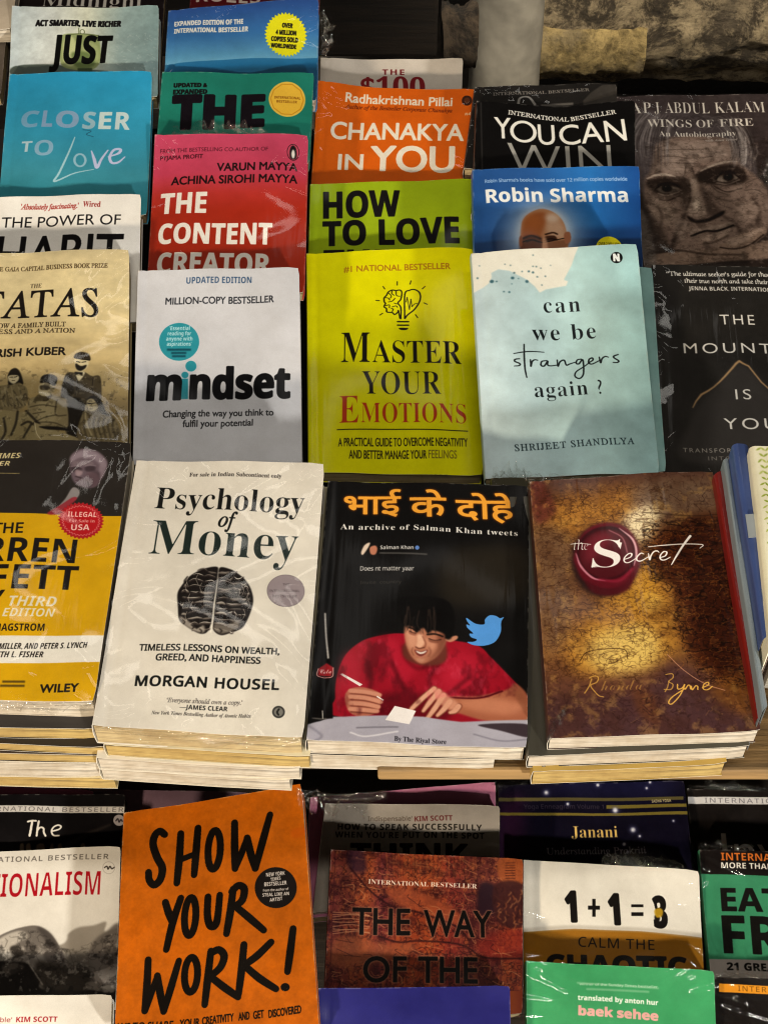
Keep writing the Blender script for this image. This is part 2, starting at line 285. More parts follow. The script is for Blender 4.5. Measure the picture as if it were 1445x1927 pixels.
def c_tata(c):
    c.fr('Z3').vgrad([(60, '#cdbd93'), (300, '#d6c698'), (560, '#c2ad7c'), (760, '#a08a5a'), (920, '#8d7a4e')]).mott(70, .12, 6, .5).mott(14, .04)
    c.t('TE GAJA CAPITAL BUSINESS BOOK PRIZE', -18, 168, 489, 19, '#4a3a22', 'R', y1=158, w=.02).t('THE', 136, 244, 188, 19, '#2a2014', 'S', w=-.01)
    c.t('TATAS', -95, 385, 442, 122, '#15100c', 'R', y1=374, w=.012).t('HOW A FAMILY BUILT', -32, 430, 298, 21, '#33281a', 'R', y1=424, w=.02).t('A BUSINESS AND A NATION', -158, 458, 340, 20, '#33281a', 'R', y1=452, w=.02)
    c.t('GIRISH KUBER', -78, 563, 299, 35, '#17120e', 'g', y1=556, w=.035)
    c.fr('K2'); D, M, Lt = '#17130e', '#5d5238', '#b5a67c'
    c.b([(690, 380), (790, 350), (880, 340), (960, 380), (1050, 390), (1060, 640), (1000, 980), (720, 1000), (700, 640), (645, 615)], '#463c29', 3).b([(690, 400), (760, 370), (770, 600), (650, 610)], '#2b2418', 8).b([(720, 650), (880, 650), (900, 960), (700, 990)], '#1d1811', 12)
    c.line([(800, 400), (815, 470), (780, 640)], 8, '#2a2318').line([(975, 400), (965, 520), (985, 600)], 10, '#2a2318').b([(800, 350), (890, 345), (830, 440)], '#d8cca6', 2).poly([(785, 345), (870, 345), (868, 385), (830, 365), (790, 380)], '#120e0a', 2)
    c.b([(790, 200), (920, 205), (915, 290), (850, 335), (795, 300)], '#cbbd95', 3).b([(795, 255), (850, 280), (905, 265), (895, 300), (845, 332), (800, 310)], D, 4).line([(805, 235), (840, 240)], 12, D).line([(860, 240), (900, 232)], 10, D)
    c.b([(800, 150), (860, 130), (930, 150), (945, 215), (860, 205), (780, 195)], '#2b241a', 3).line([(782, 195), (860, 208), (940, 212)], 12, '#171209')
    c.b([(315, 640), (420, 610), (560, 600), (690, 660), (720, 860), (680, 930), (400, 940), (300, 760)], '#8b7d59', 4).b([(400, 680), (560, 660), (590, 860), (420, 880)], '#a89a72', 24, .8)
    for pts in ([(320, 720), (450, 700), (600, 720)], [(350, 790), (480, 770)], [(360, 880), (470, 830), (600, 800)], [(600, 650), (590, 800), (700, 800)], [(360, 880), (560, 880), (700, 930)]): c.line(pts, 10, '#2e2618', 3, .9)
    c.b([(410, 590), (500, 580), (550, 600), (500, 660), (410, 660), (350, 670)], '#3f3623', 8, .8)
    c.b([(430, 480), (570, 490), (560, 560), (510, 610), (420, 590)], '#c3b58d', 3).b([(430, 500), (520, 505), (530, 540), (440, 545)], '#3a3020', 6, .9).line([(425, 575), (470, 570), (520, 585)], 18, '#ddd2b0', 3).b([(545, 520), (580, 530), (560, 575)], '#a39468', 3)
    c.b([(428, 470), (450, 400), (530, 380), (605, 415), (580, 500), (500, 470)], D, 3)
    c.b([(60, 480), (130, 470), (200, 470), (290, 530), (280, 690), (150, 760), (40, 740), (-60, 760), (-60, 520)], '#776a4a', 5)
    for i in range(16): x = -20 + i * 18; c.line([(x, 500 + (i % 4) * 40), (x + 26, 580 + (i % 3) * 40), (x + 60, 700)], 9, (D if i % 2 else Lt), 3, .6)
    c.b([(85, 380), (120, 320), (180, 310), (225, 370), (250, 480), (200, 460), (100, 480), (88, 420)], D, 3).b([(95, 385), (190, 385), (200, 430), (150, 470), (100, 440)], '#cfc29b', 3).line([(105, 398), (140, 400)], 9, D).line([(155, 400), (185, 396)], 8, D).line([(130, 436), (160, 436)], 7, '#4a3d28')
    c.b([(-60, 760), (180, 760), (330, 800), (360, 900), (380, 1060), (-60, 1060)], '#8f8159', 6)
    for pts in ([(190, 760), (170, 880), (120, 1000)], [(230, 900), (300, 870), (360, 900)], [(250, 1030), (330, 900)], [(40, 820), (60, 960), (20, 1040)], [(280, 760), (420, 900)]): c.line(pts, 26, D, 6, .75)
    c.b([(360, 890), (560, 950), (840, 1050), (430, 1060)], '#9a8c64', 3).b([(420, 920), (700, 930), (860, 1000), (700, 960), (500, 950)], D, 5).line([(370, 880), (390, 990), (440, 1060)], 7, '#d4c79d')
    c.b([(860, 790), (960, 720), (1140, 760), (1240, 900), (1240, 1060), (830, 1060)], '#6d6043', 5)
    for i in range(15): x = 870 + i * 25; c.line([(x, 790 + i * 3), (x - 16, 900), (x + 20, 1050)], 8, (D if i % 2 else '#a3946b'), 3, .55)
    c.b([(900, 690), (930, 610), (990, 590), (1060, 640), (1110, 760), (1150, 800), (1060, 770), (1010, 700), (920, 730)], D, 4).b([(915, 640), (970, 620), (1030, 700), (980, 750), (930, 740), (912, 690)], '#bfb188', 4).line([(918, 668), (960, 674)], 12, D).line([(970, 668), (1000, 664)], 9, D).line([(940, 728), (970, 728)], 8, '#3c3120')
    c.line([(905, 690), (900, 850), (960, 1000)], 20, '#aa9c74', 3)
    _tata_grain(c)
def _tata_grain(c):
    A = [(-300, 320), (1300, 320), (1300, 1060), (-300, 1060)]; c.poly(A, '#1d160d', 30, .38, tex=c.tx(10, 51, 1, 6, -.5)).poly(A, '#d9cda6', 30, .22, tex=c.tx(9, 52, 1, 6, -.7))
def c_mindset(c):
    c.fr('Z3').mott(80, .03).t('UPDATED EDITION', 845, 229, 1140, 28, '#3a5475', 'B', y1=224).t('MILLION-COPY BESTSELLER', 750, 320, 1241, 30, '#24262c', 'g', y1=314, w=.02)
    T = '#2a8c9b'; c.circ(812, 490, 91, 87, T)
    for s, a, y, b in (("'Essential", 768, 436, 860), ('reading for', 760, 460, 866), ('anyone with', 753, 484, 872), ("aspirations'", 756, 508, 868)): c.t(s, a, y, b, 18, '#bfdfe4', 'B')
    for y, a, b in ((526, 757, 866), (541, 776, 845), (556, 780, 842)): c.rect(a, y - 5, b, y + 5, '#0f3b4a', 2, .8)
    c.circ(866, 602, 25, 25, T).circ(839, 643, 16, 15, T).rect(822, 660, 853, 753, T)
    c.t('m', 667, 754, 815, 140, '#0d0d0f', 'B', w=.035).t('ndset', 863, 751, 1310, 138, '#0d0d0f', 'B', w=.035, y1=744)
    c.t('Changing the way you think to', 738, 834, 1239, 30, '#232325', 'g', w=.02, y1=829).t('fulfil your potential', 829, 880, 1146, 30, '#232325', 'g', w=.02, y1=876)
def c_master(c):
    c.fr('Z4').mott(50, .04).t('#1 NATIONAL BESTSELLER', 142, 117, 469, 18, '#a06416', 'g', y1=113, w=.015)
    K = '#17130c'; c.t('M', 133, 400, 222, 93, K, 'S', w=-.006).t('ASTER', 229, 400, 505, 69, K, 'S', w=-.01, y1=398).t('YOUR', 198, 498, 442, 70, K, 'S', w=-.012, y1=494)
    c.t('E', 127, 585, 188, 82, '#b03416', 'S', w=-.01).t('MOTIONS', 194, 584, 519, 60, '#b03416', 'S', w=-.012, y1=582).line([(122, 605), (320, 604), (522, 606)], 3.5, K)
    c.t('A PRACTICAL GUIDE TO OVERCOME NEGATIVITY', 125, 656, 522, 25, '#231d10', 'g', w=.012, y1=654).t('AND BETTER MANAGE YOUR', 158, 693, 396, 25, '#231d10', 'g', w=.012).t('FEELINGS', 402, 692, 489, 25, '#6a5c20', 'g', w=.005).t('THIBAUT MEURISSE', 188, 764, 461, 22, '#231d10', 'B')
    c.fr('B')
    def L(p, w=13, **k): c.line(p, w, K, **k)
    for a, b in (((652, 228), (652, 264)), ((796, 222), (786, 256)), ((504, 278), (522, 304)), ((942, 284), (914, 308)), ((430, 425), (466, 427)), ((932, 452), (966, 468)), ((470, 580), (500, 560)), ((842, 572), (866, 604))): L([a, b], 11)
    L([(690, 615), (690, 500), (660, 450), (690, 410), (700, 340), (680, 315), (640, 320), (600, 315), (560, 335), (540, 370), (515, 400), (518, 440), (530, 455), (515, 490), (540, 510), (545, 545), (600, 550), (625, 570), (660, 545), (665, 530), (680, 610)], 14)
    for p in ([(560, 345), (590, 375), (580, 400)], [(600, 320), (595, 350), (620, 370)], [(640, 322), (645, 370), (680, 380)], [(530, 395), (560, 400), (575, 420)], [(560, 440), (600, 430), (630, 400)], [(530, 480), (570, 470), (570, 500)], [(600, 490), (640, 480), (655, 495)], [(600, 540), (610, 515), (590, 505)], [(620, 450), (650, 460)]): L(p, 9)
    L([(730, 610), (732, 360), (780, 320), (830, 312), (880, 340), (895, 390), (880, 450), (830, 520), (760, 575), (732, 612)], 15)
    L([(745, 440), (756, 390), (780, 520), (795, 410), (806, 490), (830, 462), (860, 456)], 8, sm=False)
    L([(656, 645), (770, 645)], 18); L([(656, 682), (770, 682)], 17); c.b([(672, 712), (764, 712), (745, 732), (690, 732)], K, 1)
def c_strangers(c):
    c.fr('C').hgrad([(60, '#bccfd3'), (500, '#b4d0d4'), (900, '#b3d6d6'), (1250, '#9cc3c4')], 800).mott(60, .10, 8).mott(160, .10, 11)
    c.poly([(0, 60), (800, 40), (770, 110), (742, 190), (715, 240), (688, 290), (718, 300), (705, 332), (640, 342), (560, 358), (515, 382), (480, 340), (420, 292), (350, 258), (300, 232), (220, 218), (168, 242), (172, 272), (150, 318), (100, 350), (40, 385), (0, 390)], '#dfddd0', 2)
    rg = random.Random(7)
    for x, y, r in ((172, 303, 15), (320, 282, 13), (423, 306, 12), (332, 246, 8), (436, 235, 8), (466, 242, 9), (497, 272, 7), (555, 266, 6), (258, 378, 7), (297, 382, 8), (206, 304, 7), (466, 200, 6), (490, 201, 6), (70, 276, 7), (84, 187, 5), (265, 184, 5), (305, 193, 5), (388, 237, 5), (522, 211, 5), (592, 190, 4), (530, 328, 5), (315, 324, 5), (466, 122, 5), (362, 286, 5)): c.circ(x, y, r, r * rg.uniform(.7, 1), '#2c5560', 1.5, .9)
    K = '#14191b'; c.circ(1063, 140, 43, 40, '#0c0c0d').t('N', 1043, 164, 1084, 50, '#e6ecec', 'B', w=.06)
    c.t('can', 545, 522, 809, 106, K, 'S', w=-.012, sp=1.18, y1=515).t('we be', 463, 724, 922, 112, K, 'S', w=-.012, sp=1.15, y1=710).t('again ?', 480, 1136, 968, 104, K, 'S', w=-.012, sp=1.1, y1=1114)
    c.t('SHRIJEET SHANDILYA', 340, 1518, 1192, 46, '#23343a', 'R', y1=1474, w=.012, sp=1.15)
    def L(p, w=11): c.line(p, w, K, taper=(.8, 1, 1, .9, .7))
    L([(370, 862), (338, 868), (336, 882), (372, 898), (366, 912), (332, 916)]); L([(402, 756), (404, 860), (410, 940), (422, 996)], 12); L([(328, 826), (400, 812), (470, 806), (546, 808)], 9)
    L([(448, 866), (450, 900), (452, 914), (460, 880), (478, 866), (500, 868)]); L([(566, 868), (530, 876), (524, 904), (548, 908), (572, 872), (572, 900), (592, 906), (640, 900)]); L([(640, 862), (646, 908), (660, 876), (690, 864), (706, 900), (730, 892), (770, 880)])
    L([(812, 858), (784, 864), (776, 888), (796, 892), (820, 862), (828, 900), (826, 970), (800, 1000), (768, 984), (776, 950), (830, 915), (872, 884)]); L([(862, 888), (894, 868), (890, 852), (868, 862), (866, 888), (890, 896), (940, 872)]); L([(940, 846), (950, 888), (960, 858), (982, 842), (1006, 846)]); L([(1076, 826), (1046, 838), (1046, 850), (1080, 872), (1068, 884), (1040, 884)])
def c_robin(c):
    c.fr('K7').hgrad([(50, '#24508f'), (500, '#2a5a9c'), (1000, '#2a74bf'), (1380, '#1d4f96')], 300).mott(60, .05)
    c.poly([(0, 600), (700, 570), (1450, 520), (1450, 1300), (0, 1300)], '#1b3c70', 40, .75).poly([(0, 665), (1450, 620), (1450, 1300), (0, 1300)], '#15294b', 14, .8)
    c.circ(605, 600, 300, 270, '#a9c4e2', 110, .8).circ(605, 590, 215, 205, '#d8e4f0', 40, .8)
    c.b([(425, 560), (450, 480), (520, 425), (600, 402), (690, 430), (760, 500), (790, 600), (800, 760), (760, 960), (610, 1040), (470, 960), (425, 740)], '#c38a62', 3)
    c.b([(440, 560), (470, 480), (560, 430), (640, 450), (600, 560), (560, 640), (440, 640)], '#a4572a', 22, .85).b([(640, 470), (720, 480), (780, 580), (760, 640), (640, 600)], '#dcb79a', 20, .7)
    c.b([(430, 640), (520, 615), (595, 640), (600, 760), (430, 760)], '#4d2412', 12, .85).line([(445, 640), (510, 618), (580, 640)], 16, '#2a140a', 3).line([(620, 606), (680, 592), (715, 604)], 14, '#2a140a', 3).b([(615, 625), (690, 615), (710, 650), (630, 665)], '#3a1d10', 6, .9)
    c.line([(430, 672), (500, 650), (600, 668), (700, 650), (820, 628)], 9, '#16100d', 1).rect(600, 640, 612, 760, '#d9a27a', 6, .8).b([(620, 680), (780, 650), (800, 700), (640, 760)], '#6d4129', 10, .6)
    c.circ(675, 470, 60, 34, '#f0d9c4', 24, .7).circ(520, 520, 70, 70, '#b8672f', 34, .55).b([(770, 600), (815, 590), (822, 660), (780, 680)], '#a5694a', 4).b([(410, 640), (430, 620), (436, 690), (414, 700)], '#8a4d2c', 3).line([(612, 655), (660, 640), (712, 650)], 12, '#1c0f0a', 3).line([(470, 665), (520, 650), (570, 665)], 12, '#1c0f0a', 3).b([(600, 640), (628, 640), (640, 760), (596, 760)], '#d8a079', 8, .8)
    c.circ(1130, 720, 108, 105, '#d9cf1e').t('OVER 2 MILLION', 1045, 688, 1215, 24, '#4c4a12', 'B')
    c.t("Robin Sharma's books have sold over 12 million copies worldwide", 138, 195, 1276, 27, '#93b6e2', 'N', y1=164, w=.03).t('Robin Sharma', 150, 359, 1285, 108, '#eef0f0', 'B', y1=328, w=.015)
def c_howto(c):
    c.fr('Z2').mott(60, .05).t('HOW', 80, 667, 314, 76, INK, 'B', w=.02, y1=664).t('TO LOVE', 78, 754, 496, 76, INK, 'B', w=.02, y1=748).t('THE', 80, 845, 285, 76, INK, 'B', w=.02)
def c_chanakya(c):
    c.fr('Z2').mott(50, .05).t('Radhakrishnan Pillai', 147, 309, 474, 28, '#f0e3cf', 'g', y1=325, w=.03).t('Author of the Bestseller Corporate Chanakya', 145, 328, 474, 12, '#7a2c08', 'I', y1=346, w=.02)
    c.t('CHANAKYA', 101, 420, 508, 50, '#f3ead9', 'g', y1=436, w=.03).t('IN', 124, 517, 199, 48, '#f3ead9', 'g', w=.03, y1=519).t('YOU', 224, 523, 479, 75, '#f3ead9', 'g', w=.035, y1=530)
    c.circ(520, 309, 16, 16, '#3a1c10').circ(520, 309, 9, 9, '#5d2f18').t('#4', 513, 356, 534, 10, '#f3e0c8', 'B')
def c_hundred(c): c.fr('Z2').mott(60, .05).t('THE', 260, 229, 328, 17, '#6d1c20', 'B', sp=1.2).t('$100', 194, 300, 391, 62, '#7d1f24', 'S', w=.01)
def c_intl(c):
    c.fr('Y').poly([(900, 200), (960, 140), (1040, 85), (1145, 80), (1150, 330), (900, 330)], '#3b3733', 4).mott(30, .2)
    c.t('INTERNATIONAL BESTSELLER', 258, 145, 945, 20, '#8d8781', 'R', y1=134, w=.02).line([(438, 212), (446, 172), (480, 158), (520, 166), (556, 210)], 20, '#8d8a86', taper=(1, .8, .6, .8, 1)).rect(600, 212, 830, 232, '#57534f', 3)
def c_win(c):
    c.fr('Y').line([(170, 200), (180, 700)], 6, '#3a3836', 2); W = '#f1efe6'
    c.t('INTERNATIONAL', 366, 270, 803, 31, W, 'R', y1=303, w=.03).t('BESTSELLER', 820, 302, 1140, 31, W, 'R', y1=274, w=.03)
    c.t('Y', 272, 453, 390, 155, W, 'g', w=.01).loop(476, 392, 84, 74, 26, W).t('U', 588, 478, 706, 150, W, 'g', w=.01).t('CAN', 745, 482, 1216, 150, W, 'g', y1=466, w=.01)
    c.t('WIN', 360, 724, 1115, 240, '#a5a39c', 'g', y1=734, w=-.008)
def c_kalam(c):
    c.fr('K1').vgrad([(100, '#4a3d3e'), (500, '#443737'), (1000, '#3d302c'), (1700, '#3a2c26')])
    c.b([(160, 300), (420, 250), (800, 270), (1150, 400), (1300, 650), (1340, 900), (1180, 800), (1080, 540), (760, 470), (480, 540), (380, 620), (330, 830), (290, 1060), (190, 900)], '#54484a', 20)
    sk = '#86695a'
    c.b([(380, 560), (620, 480), (950, 490), (1120, 560), (1190, 760), (1320, 860), (1440, 1000), (1490, 1250), (1400, 1420), (1050, 1560), (800, 1610), (560, 1580), (420, 1450), (330, 1260), (270, 1120), (262, 920), (330, 820), (355, 660)], sk, 20)
    c.b([(420, 600), (680, 530), (980, 550), (1070, 690), (780, 720), (640, 860), (430, 830)], '#9c8171', 36, .85).b([(370, 640), (430, 620), (420, 840), (330, 840)], '#6a5448', 18, .8)
    for p, w in (([(400, 686), (560, 678), (690, 690), (920, 672)], 9), ([(450, 620), (640, 608), (860, 600)], 8), ([(430, 745), (600, 740), (780, 742)], 7), ([(660, 770), (650, 850)], 9), ([(720, 780), (740, 850)], 8)): c.line(p, w, '#4d392f', 5, .75)
    c.line([(440, 660), (600, 652), (860, 640)], 10, '#b59c8a', 8, .5)
    c.b([(290, 920), (460, 880), (640, 890), (700, 960), (640, 1030), (480, 1060), (340, 1020)], '#3a2921', 18, .92).b([(770, 830), (960, 760), (1160, 770), (1250, 880), (1180, 950), (960, 950), (800, 930)], '#33241d', 18, .92)
    c.line([(285, 900), (370, 866), (470, 858), (560, 874)], 30, '#b29a86', 6, .95, taper=(.3, 1, 1, .4)).line([(800, 815), (900, 765), (1030, 732), (1160, 726)], 28, '#a8907d', 6, .95, taper=(.4, 1, 1, .5))
    c.b([(385, 1000), (430, 955), (520, 950), (610, 1000), (540, 1032), (430, 1035)], '#6f5d50', 8).circ(478, 988, 48, 40, '#1c120e', 9).circ(466, 974, 7, 6, '#a89a8c', 3, .7).b([(385, 960), (470, 930), (600, 950), (620, 985), (480, 962), (400, 985)], '#2a1b15', 9, .85).line([(380, 990), (440, 946), (530, 944), (630, 990)], 12, '#1f1410', 3)
    c.b([(955, 895), (1000, 842), (1090, 836), (1158, 885), (1080, 920), (990, 920)], '#7d6a5b', 8).circ(1066, 874, 50, 43, '#1c120e', 9).circ(1054, 860, 7, 6, '#a89a8c', 3, .7).b([(950, 870), (1010, 820), (1100, 815), (1165, 865), (1090, 848), (1000, 860)], '#2a1b15', 9, .85).line([(945, 900), (1000, 836), (1095, 828), (1170, 885)], 12, '#1f1410', 3)
    c.line([(395, 1040), (480, 1060), (600, 1020)], 14, '#a98f7d', 6, .7).line([(370, 1080), (470, 1110), (610, 1060)], 14, '#3d2b22', 7, .85).line([(960, 930), (1060, 945), (1170, 905)], 14, '#a98f7d', 6, .6).line([(930, 960), (1050, 1020), (1190, 990)], 14, '#3d2b22', 7, .85).line([(900, 950), (960, 1010), (1060, 1050)], 8, '#4a362b', 5, .7)
    c.b([(695, 900), (760, 890), (800, 1080), (860, 1190), (830, 1260), (700, 1250), (675, 1190), (720, 1060)], '#a98d79', 18, .85).circ(765, 1150, 38, 55, '#cdb49c', 16, .8).b([(800, 930), (880, 1050), (980, 1190), (1030, 1220), (960, 1270), (870, 1240), (840, 1120)], '#4e3a31', 20, .8)
    c.b([(668, 1248), (760, 1290), (880, 1272), (1015, 1205), (1010, 1245), (860, 1312), (720, 1312)], '#211510', 10, .95).b([(630, 900), (700, 910), (690, 1060), (640, 1180), (600, 1040)], '#4c392f', 18, .8)
    c.b([(300, 1110), (420, 1090), (570, 1190), (520, 1350), (370, 1280)], '#a0836f', 32, .75).b([(1080, 1060), (1300, 1000), (1400, 1160), (1280, 1300), (1120, 1200)], '#8f7160', 40, .7)
    c.line([(650, 1240), (590, 1380), (540, 1500), (520, 1600)], 36, '#3b2a22', 16, .7).line([(1020, 1260), (1140, 1350), (1180, 1460)], 26, '#3f2d25', 14, .7).b([(300, 1250), (420, 1340), (520, 1600), (400, 1560)], '#4a382e', 24, .7)
    c.b([(700, 1390), (850, 1350), (960, 1340), (1100, 1320), (1110, 1360), (900, 1400), (740, 1440)], '#9a7f6d', 10, .8).line([(710, 1445), (840, 1400), (960, 1400), (1110, 1352)], 22, '#241712', 5).b([(790, 1460), (960, 1420), (1080, 1390), (1020, 1460), (880, 1496)], '#a48672', 10, .85).line([(820, 1520), (950, 1500), (1060, 1450)], 18, '#493529', 8, .8)
    c.b([(760, 1580), (960, 1545), (1180, 1440), (1390, 1375), (1425, 1430), (1260, 1560), (1160, 1590), (1490, 1490), (1490, 1660), (900, 1700), (380, 1720), (350, 1610)], '#8a6b57', 12).line([(980, 1560), (1120, 1580), (1260, 1545), (1400, 1440)], 14, '#2c1c15', 5, .9).line([(380, 1600), (600, 1580), (860, 1620), (1200, 1640)], 18, '#38271e', 9, .85).b([(1040, 1500), (1200, 1450), (1370, 1390), (1240, 1500), (1120, 1550)], '#ac8d78', 12, .7)
    c.b([(200, 1200), (300, 1290), (380, 1700), (240, 1720)], '#6f635b', 20, .8)
    c.line([(300, 1130), (400, 1180), (430, 1280), (400, 1420)], 24, '#4a372d', 14, .6).line([(640, 880), (690, 960), (700, 1080), (660, 1200)], 22, '#43322a', 10, .7).line([(880, 1010), (960, 1080), (1100, 1110), (1220, 1070)], 16, '#4d3a30', 9, .6).line([(900, 1060), (1000, 1150), (1120, 1190)], 12, '#54403a', 8, .5).line([(1230, 1010), (1330, 1000), (1400, 1040)], 10, '#4a382f', 6, .6).line([(1230, 940), (1320, 900), (1400, 880)], 9, '#4a382f', 6, .6)
    c.line([(1290, 1080), (1360, 1200), (1340, 1330)], 26, '#463329', 14, .6).b([(560, 1330), (640, 1290), (700, 1330), (690, 1400), (600, 1500)], '#a08573', 16, .45).b([(1130, 1180), (1290, 1120), (1340, 1230), (1220, 1330)], '#9b7e6c', 22, .5)
    rg = random.Random(3)
    for i in range(120):
        u = rg.random(); x0 = 250 + 330 * u; y0 = 250 + rg.uniform(-10, 60) + 40 * u; col = rg.choice(['#8f8483', '#6f6463', '#2a2121', '#a79d9a', '#4c4140'])
        c.line([(x0, y0), (x0 - 70 + 20 * u, y0 + 90), (x0 - 150 + 90 * u + rg.uniform(-15, 15), y0 + 240), (x0 - 130 + 60 * u + rg.uniform(-20, 20), y0 + rg.uniform(330, 520))], rg.uniform(3, 9), col, 3, .5, taper=(.6, 1, .8, .3))
    for i in range(110):
        u = rg.random(); x0 = 960 + 230 * u; y0 = 330 + rg.uniform(-30, 60); col = rg.choice(['#8f8483', '#6f6463', '#241b1b', '#b0a6a2', '#3c3231'])
        c.line([(x0, y0), (x0 + 90, y0 + 110), (x0 + 140 + rg.uniform(-15, 15), y0 + 260), (x0 + 110 + rg.uniform(-30, 60), y0 + rg.uniform(360, 480))], rg.uniform(3, 9), col, 3, .5, taper=(.6, 1, .8, .3))
    for i in range(60): x = rg.uniform(420, 1000); c.line([(x, rg.uniform(300, 430)), (x + rg.uniform(40, 120), rg.uniform(280, 380)), (x + 220, rg.uniform(320, 450))], rg.uniform(3, 8), rg.choice(['#7d7170', '#2a2121', '#5a4e4d']), 4, .4)
    c.line([(1170, 470), (1200, 600), (1205, 760)], 36, '#9a908c', 10, .6).line([(1225, 500), (1238, 640), (1228, 750)], 12, '#c0b7b2', 5, .55).line([(1330, 580), (1340, 660), (1300, 740)], 10, '#8d8380', 5, .5)
    KA = [(270, 500), (1445, 500), (1445, 1720), (270, 1720)]; c.poly(KA, '#2d1f18', 10, .34, tex=c.tx(22, 81, .8, 5, -.1)).poly(KA, '#c4a894', 10, .20, tex=c.tx(12, 82, .8, 6, -.5)).poly(KA, '#2a1c16', 10, .28, tex=c.vein(20, 83, 22, .5))
    c.mott(14, .12, 4).mott(5, .07, 8); c.im = np.clip((c.im - .36) * 1.25 + .33, .02, 1); c.im += (c.im.mean(2, keepdims=True) * np.array([1.04, 1., .96], np.float32) - c.im) * .45; W = '#dcd3c6'
    [c.t(q, a, 268, b, 100, W, 'S', w=-.012) for q, a, b in (('A', 140, 240), ('P', 254, 332), ('J', 360, 414), ('ABDUL', 462, 893), ('KALAM', 940, 1420))]; c.t('WINGS', 296, 398, 722, 70, W, 'S', w=-.008).t('OF', 765, 398, 932, 70, W, 'S', w=-.008).t('FIRE', 985, 397, 1306, 70, W, 'S', w=-.008).t('An Autobiography', 404, 488, 1144, 50, W, 'S', w=-.01, y1=486).t('with Arun Tiwari', 850, 530, 1150, 18, '#b5aaa0', 'I', w=.02)
def c_mountain(c):
    c.fr('Z4').mott(40, .15).mott(10, .1); W = '#d8d4cc'
    c.b([(1200, 590), (1250, 500), (1310, 440), (1355, 400), (1400, 430), (1470, 500), (1600, 560), (1640, 700), (1200, 700)], '#302d2b', 12)
    c.t("\u201cThe ultimate seeker's guide for those brave enough to find", 1132, 134, 1650, 13, W, 'R', y1=131, w=.02).t('their true north and take their power back.\u201d', 1187, 155, 1560, 13, W, 'R', w=.02).t('JENNA BLACK, INTERNATIONAL COACH', 1200, 178, 1545, 12, W, 'B')
    c.t('THE', 1297, 283, 1404, 30, W, 'g', sp=1.3).t('MOUNTAIN', 1186, 370, 1590, 30, W, 'g', sp=1.3).t('IS', 1346, 510, 1394, 30, W, 'g', sp=1.3).t('YOU', 1311, 600, 1478, 33, W, 'g', sp=1.3)
    c.t('TRANSFORMING SELF-SABOTAGE', 1184, 672, 1650, 13, '#9a948c', 'g', sp=1.3).t('INTO SELF-MASTERY', 1262, 696, 1560, 12, '#7a756e', 'g', sp=1.3)
    c.line([(1214, 534), (1224, 514), (1240, 494), (1262, 482), (1280, 470), (1298, 454), (1312, 440), (1334, 416), (1346, 402), (1355, 395), (1366, 402), (1384, 410), (1402, 432), (1424, 458), (1450, 480), (1520, 540)], 6, '#b08c62', .6, .95, sm=False, taper=(.5, 1.2, .8, 1.1, 1.3, .9, .8, .6))
